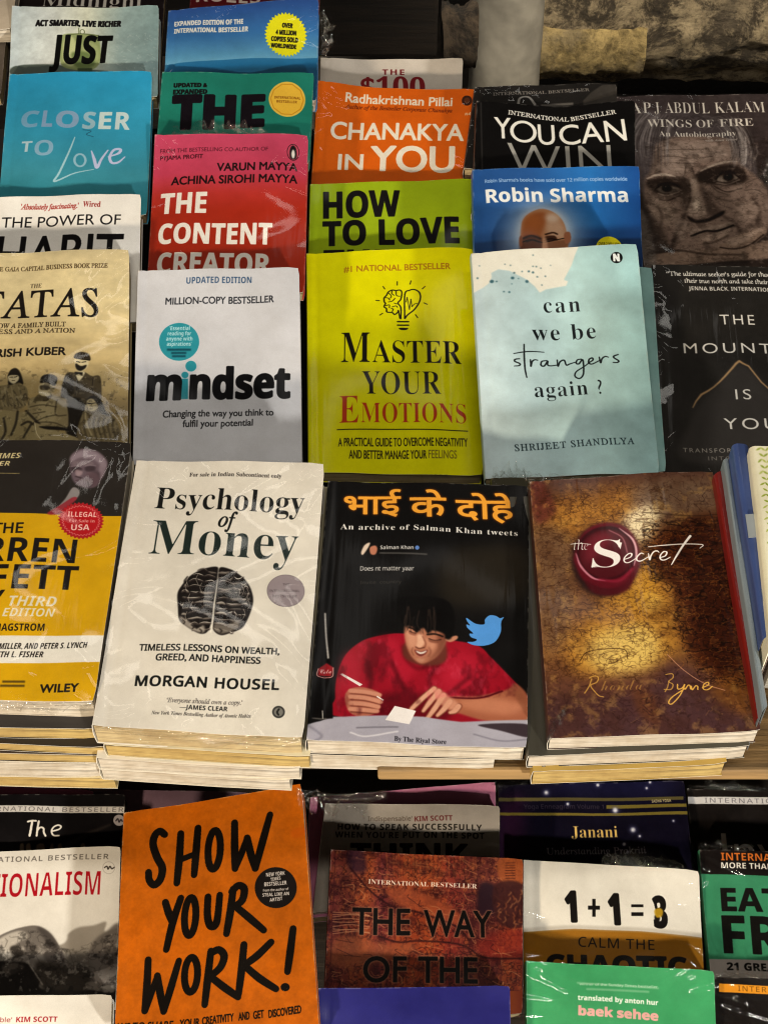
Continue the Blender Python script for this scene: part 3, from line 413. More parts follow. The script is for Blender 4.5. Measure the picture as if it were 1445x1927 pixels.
def c_warren(c):
    c.fr('K3').poly([(-900, 805), (0, 818), (700, 824), (1420, 832), (1420, 4000), (-900, 4000)], '#d0a00a').mott(60, .06)
    c.b([(735, 240), (800, 165), (900, 140), (1030, 170), (1120, 260), (1110, 340), (1060, 440), (1000, 520), (900, 540), (790, 500), (740, 400)], '#5f5058', 9).b([(745, 230), (860, 160), (1000, 170), (1100, 250), (1090, 330), (980, 250), (840, 235), (750, 280)], '#8d7e88', 18, .8).b([(1040, 300), (1110, 300), (1090, 400), (1040, 440)], '#80717a', 10, .8).b([(780, 270), (960, 265), (960, 310), (780, 315)], '#75666c', 12, .7)
    c.b([(745, 330), (850, 335), (840, 380), (755, 375)], '#2f2429', 9, .75).b([(895, 322), (990, 315), (985, 365), (900, 368)], '#2f2429', 9, .75).line([(745, 328), (800, 318), (850, 328)], 9, '#8f8088', 4, .7).line([(890, 318), (940, 306), (1000, 312)], 9, '#8f8088', 4, .7).b([(960, 380), (1040, 380), (1030, 480), (960, 520), (900, 530)], '#3f3339', 18, .8).b([(790, 360), (860, 370), (850, 410), (800, 420)], '#9b858a', 8, .8).line([(790, 425), (850, 440)], 12, '#33262a', 5).line([(790, 470), (870, 455), (930, 470)], 10, '#4a363b', 4)
    c.b([(900, 400), (1010, 380), (1040, 480), (960, 520)], '#5b474e', 16, .8).b([(680, 660), (760, 540), (830, 570), (800, 650), (620, 790), (560, 800)], '#a09a9a', 6, .75).b([(495, 815), (640, 720), (760, 640), (800, 660), (640, 800), (560, 830)], '#8d2630', 6, .9)
    rg = random.Random(5)
    c.t('TIMES', -60, 246, 216, 54, '#cfc08e', 'O', y1=238).t('BESTSELLER', -460, 332, 104, 48, '#cfc08e', 'O', y1=318).line([(-300, 398), (205, 400)], 6, '#b8a66a')
    K = '#171311'; c.t('THE', -72, 1034, 238, 105, K, 'N', w=.03, y1=1026).t('WA', -760, 1326, -190, 248, K, 'B').t('RREN', -172, 1326, 778, 250, K, 'B', y1=1330).t('BUF', -780, 1612, -130, 250, K, 'B').t('FETT', -112, 1612, 797, 252, K, 'B', y1=1614)
    c.circ(845, 880, 242, 195, '#a81a22', teeth=34, wob=.1).circ(845, 880, 205, 164, '#d97a78', teeth=34, wob=.1).circ(845, 880, 195, 156, '#b0161e', teeth=34, wob=.1)
    c.t('ILLEGAL', 705, 840, 1006, 52, '#eec9c0', 'B', y1=838).t('For Sale in', 722, 896, 985, 30, '#e0a49c', 'B').t('USA', 740, 982, 932, 60, '#eec9c0', 'B', y1=976)
    c.fr('Z5').t('WAY', -260, 758, 14, 76, K, 'B').t('THIRD', 38, 752, 246, 44, '#dcd3bd', 'O').t('EDITION', 10, 797, 240, 36, '#dcd3bd', 'O').t('ROBERT G. HAGSTROM', -232, 861, 194, 31, K, 'B', y1=859)
    c.poly([(-600, 872), (0, 880), (500, 882), (500, 1000), (0, 1000), (-600, 990)], '#e4e0d6')
    c.t('BILL MILLER, AND PETER S. LYNCH', -72, 939, 384, 25, K, 'O', y1=936).t('KENNETH L. FISHER', -105, 974, 189, 25, K, 'O')
    for y, a, b in ((1080, 10, 110), (1098, 0, 108)): c.rect(a, y - 5, b, y + 5, '#3a2c10', 2, .8)
    c.t('WILEY', 174, 1128, 343, 34, K, 'g', w=.05, sp=1.05).poly([(-600, 1168), (440, 1172), (440, 1400), (-600, 1400)], '#ddd5c4')
def c_psych(c):
    c.fr('Z5').mott(70, .03).t('For sale in Indian Subcontinent only', 830, 178, 1235, 17, '#2a2522', 'S', y1=192); K = '#141514'
    c.t('Psychology', 676, 318, 1332, 94, K, 'S', y1=344, w=-.008).t('of', 957, 404, 1034, 66, K, 'I', y1=408, w=.02).t('Money', 650, 522, 1302, 152, '#1c2825', 'S', y1=546, w=-.01)
    c.t('TIMELESS LESSONS ON WEALTH,', 611, 946, 1224, 27, K, 'N', y1=963, w=.035).t('GREED, AND HAPPINESS', 684, 991, 1141, 28, K, 'N', y1=1004, w=.035).t('MORGAN HOUSEL', 593, 1099, 1221, 43, K, 'N', y1=1119, w=.045, sp=1.1)
    c.t('\u2018Everyone should own a copy.\u2019', 732, 1174, 1062, 19, '#6a6560', 'I', y1=1183, w=.02).t('\u2014JAMES CLEAR', 788, 1203, 997, 19, K, 'B', y1=1210).t('New York Times Bestselling Author of Atomic Habits', 664, 1226, 1100, 15, '#33302c', 'Z', y1=1240)
    c.circ(1222, 1217, 28, 27, '#3b3a38').circ(1222, 1217, 20, 19, '#77756f').line([(1224, 1204), (1216, 1218), (1222, 1230)], 8, '#22211f')
    c.fr('K8').circ(1165, 330, 190, 164, '#6d6266').circ(1165, 330, 185, 159, '#8f8388').t('THE', 1135, 278, 1200, 24, '#5a4f54', 'B').t('INTERNATIONAL', 1000, 342, 1305, 24, '#5a4f54', 'B', y1=340).t('BESTSELLER', 1030, 396, 1278, 24, '#5a4f54', 'B')
    for side in (0, 1):
        if side == 0: P = [(488, 118), (420, 112), (300, 150), (200, 210), (130, 290), (80, 380), (84, 520), (95, 640), (150, 700), (270, 775), (350, 785), (395, 740), (425, 640), (440, 500), (465, 360), (488, 200)]
        else: P = [(500, 120), (600, 125), (680, 165), (760, 230), (815, 320), (838, 430), (815, 540), (770, 650), (720, 720), (620, 765), (520, 795), (450, 760), (432, 690), (440, 560), (462, 420), (482, 260)]
        c.b(P, '#15100f', 2)
    rg = random.Random(11)
    for sd in (-1, 1):
        for i in range(12):
            y = 172 + i * 51; xm = 484 - (y - 120) * .085; hw = 372 * math.sqrt(max(.05, 1 - ((y - 450) / 350) ** 2)); u0 = .05
            while u0 < .86:
                L = rg.uniform(.22, .5); u1 = min(.93, u0 + L); bow = rg.uniform(-26, 30) + sd * 0; dr = (y - 450) * .10
                P = [(xm + sd * hw * (u0 + (u1 - u0) * k), y + bow * math.sin(math.pi * k) + dr * (u0 + (u1 - u0) * k) + rg.uniform(-5, 5)) for k in (0, .33, .66, 1)]
                w = rg.uniform(18, 34); g = rg.choice(['#3a322e', '#6b625a', '#8d8379', '#2c2522', '#554c46'])
                c.line(P, w, g, 3, .95, taper=(.5, 1, 1, .5)); c.line([(x, yy - w * .28) for x, yy in P], w * .3, rg.choice(['#d9d2c6', '#c2bab0', '#efe9df', '#8d857c']), 1.2, .9, taper=(.2, 1, .8, .2))
                u0 = u1 + rg.uniform(.01, .05)
        for i in range(7):
            u = rg.uniform(.35, .9); y = rg.uniform(220, 640); xm = 460; hw = 372 * math.sqrt(max(.05, 1 - ((y - 450) / 350) ** 2)); x = xm + sd * hw * u
            c.line([(x, y - 50), (x + sd * rg.uniform(-20, 40), y), (x + rg.uniform(-30, 30), y + 55)], rg.uniform(8, 14), '#17110f', 2, .9); c.line([(x + 9, y - 46), (x + 9 + sd * 18, y), (x + 9, y + 50)], 5, '#b9b0a5', 1, .7)
    c.b([(100, 610), (200, 670), (270, 740), (340, 700), (350, 770), (270, 770), (150, 700)], '#b5aca0', 8, .75).b([(450, 690), (560, 690), (690, 650), (680, 720), (530, 780), (460, 750)], '#8f867b', 10, .7)
    for x, y in ((130, 650), (220, 700), (300, 740), (500, 730)): c.line([(x, y), (x + 24, y + 20), (x + 10, y + 40)], 11, '#1c1613', 2, .9)
    c.line([(492, 120), (474, 300), (452, 470), (436, 640), (412, 770)], 13, '#efe9dc', 2, 1, taper=(.3, .5, .7, 1, 1.4))
def c_bhai(c):
    c.fr('H').b([(900, 560), (1200, 500), (1360, 520), (1340, 800), (900, 840)], '#2a241b', 60, .7).line([(268, 150), (240, 480), (200, 800)], 14, '#2b2a2a', 8, .8)
    O = '#eda237'
    for s, a, b, y, t in (('भाई', 325, 643, 346, 190), ('के', 699, 901, 348, 195), ('दोहे', 960, 1292, 374, 208)): c.t(s, a, y, b, y - t, O, 'g', box=True, w=.018, halo=('#5a2c0a', .05))
    c.t('An archive of Salman Khan tweets', 302, 414, 1306, 30, '#e9e6e0', 'S', y1=446, sp=1.12)
    c.b([(420, 545), (440, 505), (470, 492), (460, 520), (430, 560)], '#d8c3b0', 1).b([(470, 520), (500, 510), (512, 530), (500, 560), (474, 556)], '#b5745a', 2)
    c.t('Salman Khan', 528, 532, 716, 21, '#d4d2d0', 'B', y1=538).circ(737, 529, 12, 12, '#5b7fc0').line([(528, 553), (790, 566)], 10, '#4a4846', 3).t('Does nt matter yaar', 415, 648, 718, 24, '#b9b7b5', 'N', y1=658, w=.02).t('Invite  country', 415, 724, 648, 18, '#37342f', 'N', y1=728)
    c.fr('K4'); red, dr, br = '#8e0f20', '#4a0710', '#b51e34'
    c.b([(205, 660), (215, 520), (270, 380), (380, 290), (520, 258), (640, 252), (880, 280), (1100, 320), (1190, 400), (1280, 490), (1420, 640), (1420, 700), (1280, 680), (1240, 800), (230, 780)], red, 4)
    c.b([(480, 280), (620, 300), (640, 420), (720, 470), (600, 560), (500, 420)], br, 36, .6).b([(900, 400), (1080, 380), (1120, 560), (900, 600)], br, 44, .6).b([(240, 420), (330, 360), (370, 640), (240, 660)], br, 36, .45)
    for p, w in (([(560, 430), (600, 520), (640, 600)], 26), ([(860, 440), (800, 520), (820, 620)], 22), ([(410, 420), (430, 560), (400, 640)], 24), ([(1050, 520), (950, 600), (900, 640)], 22), ([(630, 330), (660, 420), (740, 470), (860, 420)], 16)): c.line(p, w, dr, 12, .75)
    c.b([(480, 640), (700, 620), (900, 640), (900, 790), (480, 790)], dr, 26, .7)
    sk, sl, sd = '#b97d62', '#dba98c', '#5a2e22'
    c.b([(640, 400), (760, 450), (900, 420), (880, 300), (660, 300)], '#5a2e22', 10, .9)
    c.b([(648, 200), (700, 150), (800, 140), (890, 190), (915, 260), (890, 330), (840, 395), (775, 432), (735, 434), (690, 400), (660, 345), (642, 270)], '#a86b52', 5)
    c.b([(655, 230), (710, 250), (722, 310), (690, 350), (662, 320)], '#cf9679', 12, .75).b([(770, 280), (840, 300), (820, 350), (785, 340)], '#c98d70', 14, .6).b([(850, 260), (915, 250), (890, 340), (820, 405), (790, 420), (850, 340)], '#6b3a2b', 14, .8).b([(722, 262), (752, 258), (768, 306), (748, 338), (716, 332), (722, 300)], '#dfae90', 8, .85)
    c.line([(756, 268), (776, 312), (768, 338)], 8, '#7a4433', 4, .7).line([(712, 334), (735, 344), (766, 336)], 7, '#4f241b', 3, .9)
    c.line([(668, 214), (696, 222), (718, 238)], 11, '#1a100d', 3).line([(786, 256), (836, 252), (884, 266)], 12, '#1a100d', 3).line([(672, 236), (692, 246), (714, 250)], 7, '#26120d', 2).line([(796, 282), (834, 292), (872, 286)], 7, '#26120d', 2).b([(668, 240), (714, 252), (706, 264), (676, 256)], '#7d4837', 4, .7).b([(796, 288), (872, 292), (850, 308), (806, 304)], '#6f3d2e', 4, .7)
    c.b([(706, 352), (745, 362), (788, 350), (776, 376), (748, 392), (722, 384)], '#6e2f28', 3).b([(714, 357), (746, 366), (782, 355), (768, 371), (744, 378), (724, 370)], '#ddd3c8', 2.5).line([(716, 388), (746, 398), (774, 386)], 8, '#b06a5c', 3, .8).line([(694, 338), (688, 362), (700, 388)], 6, '#6b3a2c', 4, .6).line([(796, 334), (808, 362), (792, 392)], 7, '#5d2f24', 5, .7).b([(715, 408), (770, 408), (745, 430)], '#c08a70', 8, .6)
    c.b([(900, 280), (970, 260), (975, 280), (930, 300)], sk, 3).b([(560, 60), (680, 20), (900, 40), (960, 140), (940, 270), (900, 280), (890, 250), (820, 230), (790, 250), (760, 215), (720, 245), (690, 210), (640, 200), (600, 140)], '#0b0a0a', 6)
    rg = random.Random(8)
    for i in range(26): x = rg.uniform(650, 880); c.line([(x, rg.uniform(80, 150)), (x + rg.uniform(-16, 16), 190), (x + rg.uniform(-20, 26), rg.uniform(212, 262))], rg.uniform(4, 9), rg.choice(['#0b0909', '#0b0909', '#2a211d']), 2, .9, taper=(1, .9, .2))
    c.b([(265, 650), (300, 600), (380, 590), (480, 625), (490, 680), (470, 750), (370, 780), (290, 745)], '#a9614c', 4)
    for y0, x1, y1 in ((612, 485, 640), (650, 492, 684), (690, 478, 716), (728, 470, 744)): c.line([(300, y0), (390, y0 + 8), (x1, y1)], 30, '#c98a70', 4, .9); c.line([(300, y0 + 20), (390, y0 + 27), (x1 - 6, y1 + 18)], 6, '#4f231a', 3, .9)
    c.poly([(232, 505), (250, 500), (378, 572), (360, 584)], '#e4ddd8', 1).line([(470, 650), (506, 672)], 9, '#e4ddd8', 1)
    c.b([(940, 640), (1100, 640), (1290, 600), (1340, 560), (1420, 640), (1420, 790), (1180, 800), (1000, 750), (920, 720)], '#9c5a40', 6).b([(1000, 660), (1200, 650), (1400, 700), (1300, 760), (1040, 720)], '#c07d5e', 24, .7).line([(930, 645), (1120, 650), (1260, 610)], 12, dr, 4)
    for p, w in (([(830, 590), (760, 650), (690, 720), (668, 755)], 40), ([(860, 605), (800, 680), (760, 735)], 42), ([(890, 630), (830, 720), (775, 795)], 44), ([(930, 670), (890, 720), (850, 760)], 46), ([(985, 700), (960, 730), (930, 740)], 46)): c.line(p, w, '#6a3424', 4, 1, taper=(1, 1, .7)); c.line(p, w * .72, '#cf977c', 5, 1, taper=(1, 1, .6))
    c.b([(820, 580), (900, 620), (990, 690), (960, 730), (860, 680)], '#c98d72', 10, .8)
    c.poly([(20, 960), (30, 830), (190, 780), (520, 770), (760, 770), (1000, 800), (1440, 790), (1440, 1010), (20, 950)], '#a3a0ac', 3).mott(30, .03)
    TS = [(205, 660), (215, 520), (270, 380), (380, 290), (520, 258), (640, 300), (740, 460), (880, 400), (1000, 300), (1190, 400), (1280, 490), (1400, 640), (1240, 650), (900, 640), (480, 760), (230, 780)]; c.poly(TS, '#3d060e', 6, .5, tex=c.tx(34, 91, 1.6, 5, -.1)).poly(TS, '#e0506a', 6, .22, tex=c.tx(20, 92, 1.8, 6, -.6))
    c.poly([(580, 708), (715, 735), (672, 822), (520, 800)], '#e8e2de', 1).b([(1110, 820), (1430, 820), (1430, 900), (1250, 860)], '#2a1f24', 5, .9).line([(300, 880), (400, 905), (600, 870)], 9, '#d9d6dc', 3).line([(340, 850), (600, 842)], 9, '#6f6c76', 3).line([(1080, 880), (1250, 925), (1420, 915)], 10, '#7f7c88', 4).line([(40, 840), (120, 900), (60, 940)], 14, '#7a7784', 8, .8)
    c.t('By The Riyal Store', 577, 930, 906, 30, '#17151a', 'S', y1=942)
    c.poly([(20, 936), (500, 942), (1000, 960), (1440, 972), (1440, 1100), (20, 1100)], '#e6e0d8', 1)
    c.poly([(128, 110), (148, 110), (158, 330), (185, 470), (186, 640), (190, 790), (60, 800), (80, 560), (95, 480), (128, 330)], '#0a0808', 3).line([(140, 115), (146, 250), (160, 400)], 11, '#d8d3cc', 2, .9).poly([(100, 470), (148, 432), (192, 462), (180, 520), (95, 515)], '#8e1a22', 2).line([(98, 470), (94, 518), (182, 524), (192, 464)], 5, '#d99a94', 1).t('Cola', 108, 500, 180, 26, '#e7cfc8', 'C').line([(124, 740), (126, 790)], 5, '#c9c4bd', 1).line([(60, 790), (150, 792)], 6, '#77726c', 2)
    c.b([(1035, 150), (1090, 185), (1145, 190), (1150, 160), (1180, 134), (1220, 138), (1245, 152), (1270, 145), (1256, 168), (1252, 190), (1250, 240), (1215, 300), (1150, 324), (1080, 320), (1038, 300), (1080, 298), (1098, 285), (1062, 270), (1052, 248), (1075, 246), (1038, 210), (1034, 190), (1055, 196), (1036, 168)], '#4d8fd6', 1)
def c_secret(c):
    c.fr('S').vgrad([(60, '#4c2f26'), (250, '#7a5533'), (700, '#7a5030'), (1100, '#80552a'), (1300, '#5a3626'), (1600, '#3a2020')])
    G, GB = '#b07a2c', '#dcb85e'
    c.b([(150, 200), (500, 130), (800, 200), (700, 420), (300, 420), (120, 360)], '#a8712c', 60, .85).b([(650, 120), (1130, 80), (1180, 260), (900, 330), (700, 360)], '#6e5745', 60, .9).b([(580, 330), (700, 250), (790, 260), (780, 380), (690, 470)], '#e6d0a0', 40, .95)
    c.b([(780, 430), (1000, 300), (1240, 330), (1300, 700), (1330, 1300), (1100, 1250), (900, 1000), (860, 760), (760, 620)], '#401a08', 50, .95).b([(60, 400), (260, 420), (280, 800), (200, 1100), (80, 1000)], '#6e5138', 50, .8).b([(20, 90), (110, 100), (180, 260), (60, 330)], '#5a2620', 20, .8)
    c.b([(520, 760), (760, 640), (900, 800), (940, 1000), (860, 1150), (600, 1220), (330, 1260), (240, 1140), (330, 960)], G, 60, .9).b([(420, 1010), (700, 960), (800, 1060), (740, 1220), (480, 1250), (360, 1160)], GB, 60, .85).b([(690, 760), (800, 780), (800, 860), (700, 870)], '#d9b258', 30, .7)
    c.b([(330, 1400), (700, 1350), (840, 1220), (900, 1190), (1150, 1320), (1400, 1500), (1420, 1640), (160, 1680), (160, 1420)], '#452b2c', 50, .9).b([(1100, 1330), (1330, 1250), (1380, 1500), (1250, 1480)], '#82501c', 40, .7).b([(640, 1350), (760, 1380), (800, 1560), (680, 1500)], '#62361c', 24, .6)
    t1 = c.tx(50, 21, 1, 5, .2); s0 = [(0, 0), (1445, 0), (1445, 1766), (0, 1766)]
    c.poly(s0, '#3a1c0e', 0, .26, tex=t1).poly(s0, '#d9a850', 0, .25, tex=c.tx(26, 31, 1, 6, -.5)).poly(s0, '#1d0c06', 0, .32, tex=c.tx(11, 41, 1, 7, -1.0)).mott(6, .12)
    c.b([(840, 470), (1010, 380), (1240, 420), (1290, 760), (1330, 1200), (1120, 1180), (960, 960), (930, 760), (830, 620)], '#34140a', 60, .6).b([(480, 1040), (680, 990), (780, 1090), (720, 1210), (500, 1230), (400, 1150)], '#e6c770', 50, .55).b([(600, 340), (710, 260), (780, 280), (760, 380), (690, 450)], '#f0dfb4', 34, .75).b([(640, 640), (740, 560), (780, 760), (700, 860), (560, 900)], '#c8922e', 46, .6)
    rg = random.Random(21)
    LT = [(60, 120), (860, 120), (760, 560), (900, 900), (820, 1280), (120, 1300)]; RT = [(700, 330), (1250, 300), (1330, 760), (1380, 1340), (1060, 1300), (880, 1000), (900, 800), (690, 640)]
    c.poly(LT, '#351a0a', 6, .55, tex=c.vein(34, 61, 26, .55)).poly(LT, '#40220e', 6, .45, tex=c.vein(15, 62, 20, .6)).poly(RT, '#0e0402', 6, .8, tex=c.vein(40, 63, 22, .6)).poly(RT, '#120603', 6, .65, tex=c.vein(16, 64, 16, .7)).poly(RT, '#a8682a', 6, .4, tex=c.vein(22, 65, 26, .6)).poly(s0, '#2a1410', 0, .4, tex=c.vein(24, 66, 24, .8))
    for i in range(90):
        x, y = rg.uniform(140, 1250), rg.uniform(150, 1300); an = rg.uniform(-.5, .5); pts = [(x, y)]
        for k in range(rg.randint(3, 7)): an += rg.uniform(-1.1, 1.1); x += 16 * math.cos(an); y += 11 * math.sin(an); pts.append((x, y))
        c.line(pts, rg.uniform(2, 4), '#200c05' if x < 800 else rg.choice(['#0f0503', '#0f0503', '#8a5422']), .4, .55)
    for i in range(14): x, y = rg.uniform(640, 1150), rg.uniform(300, 700); c.line([(x, y), (x + rg.uniform(60, 200), y + rg.uniform(-60, 60)), (x + rg.uniform(100, 320), y + rg.uniform(-60, 90))], rg.uniform(3, 8), '#160804', 1, .7)
    for x, y, r in ((1000, 520, 90), (1090, 580, 70), (960, 600, 60), (1170, 560, 40), (520, 1165, 85), (525, 1170, 45)): c.loop(x, y, r, r * .5, 4, '#1c0b05', rg.uniform(-.4, .4), 1, .45, rg.uniform(0, 200), rg.uniform(300, 520))
    for y in (290, 330, 360, 390, 680, 690): c.line([(690 + rg.uniform(0, 200), y + rg.uniform(-10, 10)), (1000, y + rg.uniform(-14, 14)), (1200, y + rg.uniform(-10, 10))], 5, '#170904', 1, .7)
    c.line([(850, 1140), (950, 1230), (1080, 1310), (1200, 1350)], 5, '#c98d6a', 1, .8).line([(320, 1180), (380, 1120), (580, 1110), (610, 1170)], 5, '#2c1507', 1, .8)
    for i in range(60): x, y = rg.gauss(700, 260), rg.gauss(1450, 70); c.line([(x, y), (x + rg.uniform(-30, 30), y + rg.uniform(-20, 20)), (x + rg.uniform(-50, 50), y + rg.uniform(-30, 30))], rg.uniform(3, 8), rg.choice(['#2a1414', '#6d4a36', '#1c0d0d']), 1, .45)
    c.b([(270, 560), (330, 400), (480, 340), (620, 390), (680, 520), (660, 660), (560, 770), (420, 780), (310, 700)], '#231010', 18, .9).b([(290, 530), (350, 390), (470, 335), (600, 370), (672, 480), (680, 600), (610, 720), (470, 740), (350, 690), (300, 600)], '#5c101c', 8)
    c.b([(360, 690), (480, 740), (600, 700), (650, 620), (620, 740), (500, 780), (400, 760)], '#4a0d16', 10, .9).circ(485, 520, 182, 165, '#30090f', 6).circ(485, 525, 165, 148, '#4c1219', 8).b([(360, 470), (440, 400), (520, 420), (440, 520), (370, 580)], '#74202c', 24, .7)
    c.line([(300, 520), (330, 600), (400, 670), (480, 690)], 14, '#d9899a', 4, .9, taper=(.3, 1, 1, .2)).line([(560, 370), (640, 440), (664, 520), (650, 600)], 14, '#eab6bd', 4, .9, taper=(.3, 1, 1, .3)).line([(500, 380), (580, 430), (610, 520)], 7, '#c2808a', 3, .7).line([(440, 680), (560, 690), (640, 620)], 16, '#962038', 8, .8)
    W = '#f3eee8'; c.t('S', 392, 606, 586, 168, W, 'S', sh=.12, w=-.012).t('the', 287, 498, 378, 58, W, 'I', w=-.01).line([(268, 464), (320, 458), (390, 464)], 4, W)
    c.poly([(540, 452), (578, 458), (568, 500), (556, 474)], W).poly([(392, 606), (398, 576), (412, 600), (440, 604)], W)
    def L(p, w=9, tp=(.7, 1, .9, 1, .6)): c.line(p, w, W, 0, 1, taper=tp)
    L([(588, 562), (628, 548), (636, 528), (616, 528), (592, 552), (594, 576), (620, 580), (662, 556)]); L([(708, 530), (690, 526), (668, 548), (668, 568), (692, 572), (736, 548)]); L([(736, 528), (744, 566), (752, 540), (770, 516), (790, 512), (800, 520)])
    L([(806, 552), (838, 540), (848, 518), (828, 516), (808, 540), (812, 562), (836, 564), (870, 546)]); L([(990, 418), (950, 470), (912, 530), (876, 592)], 13, (1.2, 1, .9, .4)); L([(736, 488), (840, 476), (950, 466), (1040, 466), (1068, 472), (1048, 490)], 7)
    Y = '#dba84a'; c.line([(352, 1370), (378, 1330), (394, 1285)], 7, Y, 0, .7).line([(380, 1280), (410, 1268), (434, 1278), (424, 1306), (388, 1324), (412, 1360), (438, 1386), (466, 1394)], 6, Y, 0, .75)
    c.t('honda', 448, 1356, 700, 62, '#b98a42', 'C', w=-.012, a=.55).line([(860, 1300), (850, 1340), (836, 1366)], 6, Y, 0, .7).line([(840, 1262), (880, 1256), (884, 1280), (858, 1304), (884, 1320), (872, 1350), (830, 1352)], 6, Y, 0, .75)
    c.line([(912, 1318), (914, 1346), (940, 1340), (956, 1318), (930, 1380), (880, 1436), (858, 1430), (880, 1396), (960, 1340)], 7, Y).line([(960, 1346), (976, 1322), (988, 1324), (992, 1344)], 7, Y).line([(996, 1326), (1002, 1348), (1022, 1324), (1034, 1326), (1036, 1346)], 7, Y).line([(1064, 1334), (1100, 1316), (1098, 1300), (1074, 1312), (1068, 1340), (1094, 1346), (1124, 1326)], 7, Y)
def c_national(c):
    c.fr('R').mott(40, .2).poly([(-500, 160), (1050, 165), (1050, 217), (-500, 218)], '#d4cfc9').t('INTERNATIONAL BESTSELLER', -232, 209, 1000, 36, '#6d6866', 'N', sp=1.25, y1=207); W = '#e8e2d6'
    c.line([(230, 296), (262, 288), (296, 288)], 16, W).line([(266, 290), (256, 350), (244, 408)], 19, W).line([(318, 290), (308, 350), (300, 408)], 17, W).line([(306, 366), (330, 340), (356, 348), (358, 380), (372, 408)], 15, W).line([(420, 370), (480, 352), (496, 330), (472, 318), (436, 336), (420, 370), (436, 402), (480, 404)], 14, W)
    for x, w in ((165, 30), (215, 34), (300, 60), (410, 26), (470, 34), (655, 36)): c.b([(x, 480), (x + w, 474), (x + w, 560), (x, 560)], '#7d6a54', 3, .9)
    c.poly([(500, 480), (700, 380), (900, 300), (900, 320), (700, 420), (560, 500)], '#2d2724', 10, .8).circ(965, 275, 46, 46, '#a8a0a0').line([(940, 280), (955, 262), (966, 290), (980, 268), (992, 284)], 10, '#3c3538')
def c_rational(c):
    c.fr('R').mott(60, .03).t('INTERNATIONAL BESTSELLER', -335, 624, 882, 40, '#5a544e', 'N', sp=1.25, y1=598, w=.012).t('NATIONALISM', -330, 910, 812, 190, '#a3111c', 'B', y1=884, w=-.012)
    c.loop(885, 668, 48, 48, 4, '#a69f96').line([(850, 668), (870, 656), (880, 680), (895, 656), (910, 676), (930, 664)], 9, '#3c352f')
    c.b([(480, 1300), (560, 1200), (640, 1150), (760, 1130), (860, 1100), (850, 1180), (960, 1140), (1000, 1130), (1000, 1800), (-400, 1800), (-400, 1400), (-60, 1380)], '#8e867a', 8)
    c.b([(700, 1400), (760, 1260), (860, 1180), (980, 1140), (1000, 1700), (560, 1740)], '#57504a', 14, .85).b([(540, 1400), (700, 1380), (760, 1560), (560, 1600)], '#4c463f', 24, .8)
    c.b([(-300, 1440), (-60, 1260), (60, 1190), (180, 1150), (300, 1138), (400, 1190), (470, 1280), (530, 1400), (550, 1520), (300, 1500), (-300, 1560)], '#6a635c', 5).b([(300, 1150), (420, 1210), (530, 1420), (480, 1480), (360, 1400), (380, 1280)], '#3f3935', 14, .85).b([(-100, 1330), (40, 1220), (170, 1180), (230, 1230), (130, 1290), (200, 1330), (120, 1390), (-80, 1430)], '#b9b1a5', 8, .9).b([(-200, 1400), (20, 1330), (100, 1370), (20, 1430), (-200, 1450)], '#d5cdbf', 5, .9).b([(90, 1310), (160, 1300), (200, 1370), (130, 1400), (90, 1360)], '#2b2622', 8, .9)
    c.b([(-400, 1440), (60, 1430), (230, 1450), (330, 1560), (380, 1660), (1000, 1660), (1000, 1800), (-400, 1800)], '#191512', 8).b([(300, 1440), (560, 1480), (720, 1500), (700, 1660), (380, 1680)], '#2b251f', 18, .9).line([(240, 1450), (300, 1540), (350, 1620)], 10, '#8d857a', 3).b([(760, 1520), (860, 1480), (940, 1440), (980, 1480), (900, 1560), (800, 1600)], '#8a8177', 6, .8).b([(700, 1600), (800, 1590), (930, 1640), (900, 1680), (720, 1650)], '#6c645a', 6, .7).b([(20, 1470), (120, 1440), (200, 1480), (80, 1540)], '#4b443d', 10, .8)
    st = [(-400, 1120), (1000, 1090), (1000, 1800), (-400, 1800)]; c.b([(-300, 1500), (0, 1260), (300, 1180), (560, 1330), (980, 1200), (980, 1680), (-300, 1680)], '#100d0b', 6, .5, tex=c.tx(16, 4, 1, 6, -.3)); c.b([(-300, 1500), (0, 1260), (300, 1180), (560, 1330), (980, 1200), (980, 1680), (-300, 1680)], '#cfc7ba', 6, .35, tex=c.tx(13, 14, 1, 7, -.9)).b([(-300, 1500), (0, 1260), (300, 1180), (560, 1330), (980, 1200), (980, 1680), (-300, 1680)], '#0d0a08', 6, .28, tex=c.vein(26, 15, 20, .8))
def c_kim(c): c.fr('R').mott(60, .02).t("Indispensable'", -330, 1918, 96, 36, '#9c5a56', 'N', w=.02).t('KIM SCOTT', 132, 1920, 466, 42, '#96232a', 'B', y1=1916)
